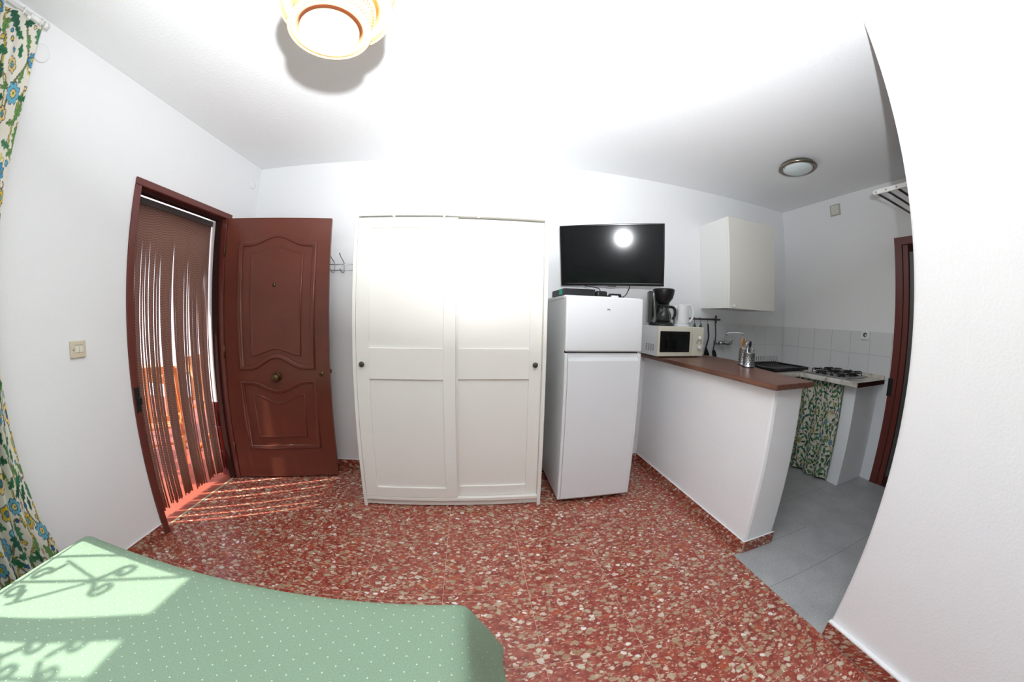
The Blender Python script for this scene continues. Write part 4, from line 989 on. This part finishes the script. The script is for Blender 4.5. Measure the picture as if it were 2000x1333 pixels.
# ------------------------------------------------------------------ cane pendant lamp
AX, AY = -.3385, .5667
lp = thing('pendant_lamp', (AX, AY, 1.90), 'two-tier woven cane pendant lamp hanging from the ceiling', 'pendant lamp')
def cane_weave(r, z0, z1, pitch, wth, thick=.0012):
    bm = BM(); hgt = z1-z0; nst = int(round(2*math.pi*r/pitch))
    def strip(a0, a1, zz0, zz1, wd, dr, seg):
        prev = None
        for k in range(seg+1):
            t = k/seg; a = a0+(a1-a0)*t; z = zz0+(zz1-zz0)*t; rr_ = r+dr
            tv_ = Vector((-(a1-a0)*rr_*math.sin(a), (a1-a0)*rr_*math.cos(a), zz1-zz0)).normalized(); nr = Vector((math.cos(a), math.sin(a), 0)); s = tv_.cross(nr)
            c = Vector((AX+rr_*math.cos(a), AY+rr_*math.sin(a), z)); cur_ = (bm.verts.new(c-s*wd/2), bm.verts.new(c+s*wd/2))
            if prev: bm.faces.new((prev[0], prev[1], cur_[1], cur_[0]))
            prev = cur_
    tw = hgt/r*1.0
    for k in range(nst):
        a = 2*math.pi*k/nst; strip(a, a+tw, z0, z1, wth, .0006, 8); strip(a, a-tw, z0, z1, wth, -.0006, 8)
        strip(a+math.pi/nst, a+math.pi/nst, z0, z1, wth*.6, 0, 1)
    nh = max(2, int(hgt/pitch))
    for k in range(nh): strip(0, 2*math.pi, z0+hgt*(k+.5)/nh, z0+hgt*(k+.5)/nh, wth*.7, 0, 64)
    return bm
RL, RU = .0895, .1258; Z0, Z1, Z2 = 1.898, 1.962, 2.135
def ring_disc(r0_, r1_, z, th_): b = BM(); lathe(b, [(r0_, z), (r1_, z), (r1_, z+th_), (r0_, z+th_), (r0_, z)], c=(AX, AY, 0), n=64); return b
t1 = obj('lower_tier', cane_weave(RL, Z0, Z2-.01, .0095, .0030), 'cane', lp, kind='stuff')
t2 = obj('upper_tier', cane_weave(RU, Z1, Z2, .0105, .0020), 'cane', lp, kind='stuff')
for r, z in ((RL, Z0), (RL, Z1), (RU, Z1), (RU, Z2)):
    obj('rim_hoop', tube(BM(), [(AX+r*math.cos(q*math.pi/32), AY+r*math.sin(q*math.pi/32), z) for q in range(64)], .0036, 8, closed=True), 'cane', lp)
obj('bottom_band', ring_disc(.066, RL, Z0-.001, .002), 'cane', lp)
obj('step_band', ring_disc(RL-.002, RU, Z1-.001, .002), 'cane', lp)
for a in (0, 2.094, 4.189): obj('spider_wire', tube(BM(), [(AX+.012*math.cos(a), AY+.012*math.sin(a), Z2+.01), (AX+RU*math.cos(a), AY+RU*math.sin(a), Z2)], .0018, 6), 'steel', lp)
b = BM(); lathe(b, [(.018, 2.08), (.020, 2.14), (.012, 2.17), (0, 2.17)], c=(AX, AY, 0), n=20); obj('lamp_holder', b, 'white_plastic', lp)
b = BM(); lathe(b, [(0, 1.985), (.020, 1.99), (.030, 2.01), (.026, 2.035), (.014, 2.06), (.013, 2.08), (0, 2.08)], c=(AX, AY, 0), n=20); obj('bulb', b, 'frosted', lp)
obj('cord', tube(BM(), [(AX, AY, 2.165), (AX, AY, H-.02)], .003, 8), 'white_plastic', lp)
b = BM(); lathe(b, [(.012, H-.035), (.045, H-.02), (.048, H-.001)], c=(AX, AY, 0), n=28); obj('ceiling_rose', b, 'white_plastic', lp)

# ------------------------------------------------------------------ terrace outside the doorway
terrace = obj('floor_terrace', bx(-6.0, XL-.057, -3.0, 6.5, -.16, -.014), 'red_grout', kind='structure', label='terracotta tile floor of the terrace seen through the doorway')
tc_ = {}
for i in range(12):
    for j in range(14):
        a1 = -1.957-i*.30; c1 = .60+j*.30
        floor_tile(a1-.30, a1, c1, c1+.30, 'terracotta', terrace, tc_, z=-.003 if i else -.002)
wt = obj('wall_terrace', bx(-2.26, XL-WT, 2.33, 2.48, -.01, 2.9), 'plaster', kind='structure', label='white terrace wall with red tiled dado beside the doorway')
for i in range(1):
    for j in range(3): obj('dado_tile', bx(-2.09-(i+1)*.16+.002, -2.09-i*.16-.002, 2.318, 2.331, .0+j*.205+.002, .0+(j+1)*.205-.002, bev=.002), 'red_tile', wt)
# the reveal of the doorway carries the same tiles
for j in range(3): obj('dado_tile', bx(XL-WT+.004, XL-.092, DY1-.030, DY1-.0195, j*.205+.002, (j+1)*.205-.002, bev=.002), 'red_tile', wt)
obj('wall_neighbour', bx(-6.0, -2.75, 4.2, 4.35, -.01, 3.4), 'plaster', kind='structure', label='sunlit white wall across the terrace, behind the wooden furniture')
obj('added_sun_blocker', bx(-2.90, XL-WT, .50, 2.33, 2.42, 2.46), 'white_metal', kind='structure', label='added slab over the entrance, out of view, blocking sun from the floor')  # unseen slab added to end the sun streaks inside the doorway
tt = thing('garden_table', (-3.35, 2.95, 0), 'slatted wooden garden table on the terrace behind the cords', 'table')
for k in range(9): obj('slat', bx(-3.95+k*.122, -3.84+k*.122, 2.45, 3.40, .715, .738, bev=.003), 'teak_pale', tt)
obj('apron', bx(-3.90, -2.90, 2.50, 2.53, .64, .714), 'teak', tt); obj('apron', bx(-3.90, -2.90, 3.32, 3.35, .64, .714), 'teak', tt)
for x in (-3.88, -2.92):
    for y in (2.52, 3.33): obj('leg', bx(x-.03, x+.03, y-.03, y+.03, 0, .714, bev=.003), 'teak', tt)
def garden_chair(x, y, rz, label):
    c = thing('garden_chair', (x, y, 0), label, 'chair', 'wooden chairs on the terrace', rot=(0, 0, rz))
    for k in range(6): obj('seat_slat', bx(-.21, .21, -.20+k*.07, -.14+k*.07, .425, .445, bev=.002), 'teak', c)
    for k in range(5): obj('back_slat', bx(-.17+k*.075, -.13+k*.075, .205+.0, .222, .52, .86, bev=.002), 'teak', c)
    obj('back_rail', bx(-.22, .22, .20, .228, .85, .91, bev=.004), 'teak', c); obj('back_rail', bx(-.22, .22, .20, .228, .49, .53, bev=.004), 'teak', c)
    for s in (-1, 1):
        obj('leg', tube(BM(), [(s*.225, -.22, 0), (s*.225, .214, .90)], .017, 8), 'teak', c); obj('leg', tube(BM(), [(s*.19, .22, 0), (s*.19, -.20, .43)], .017, 8), 'teak', c)
    obj('stretcher', tube(BM(), [(-.225, -.12, .20), (.225, -.12, .20)], .012, 8), 'teak', c)
garden_chair(-2.62, 2.03, -2.4, 'wooden folding chair nearest the doorway, seen through the cords')
garden_chair(-2.52, 2.75, 1.75, 'wooden folding chair beside the terrace table, right behind the cords')
garden_chair(-3.30, 2.08, 3.0, 'wooden folding chair standing before the terrace table, far left')

for o in bpy.data.objects:
    for k in ('_local', '_off'):
        if k in o: del o[k]
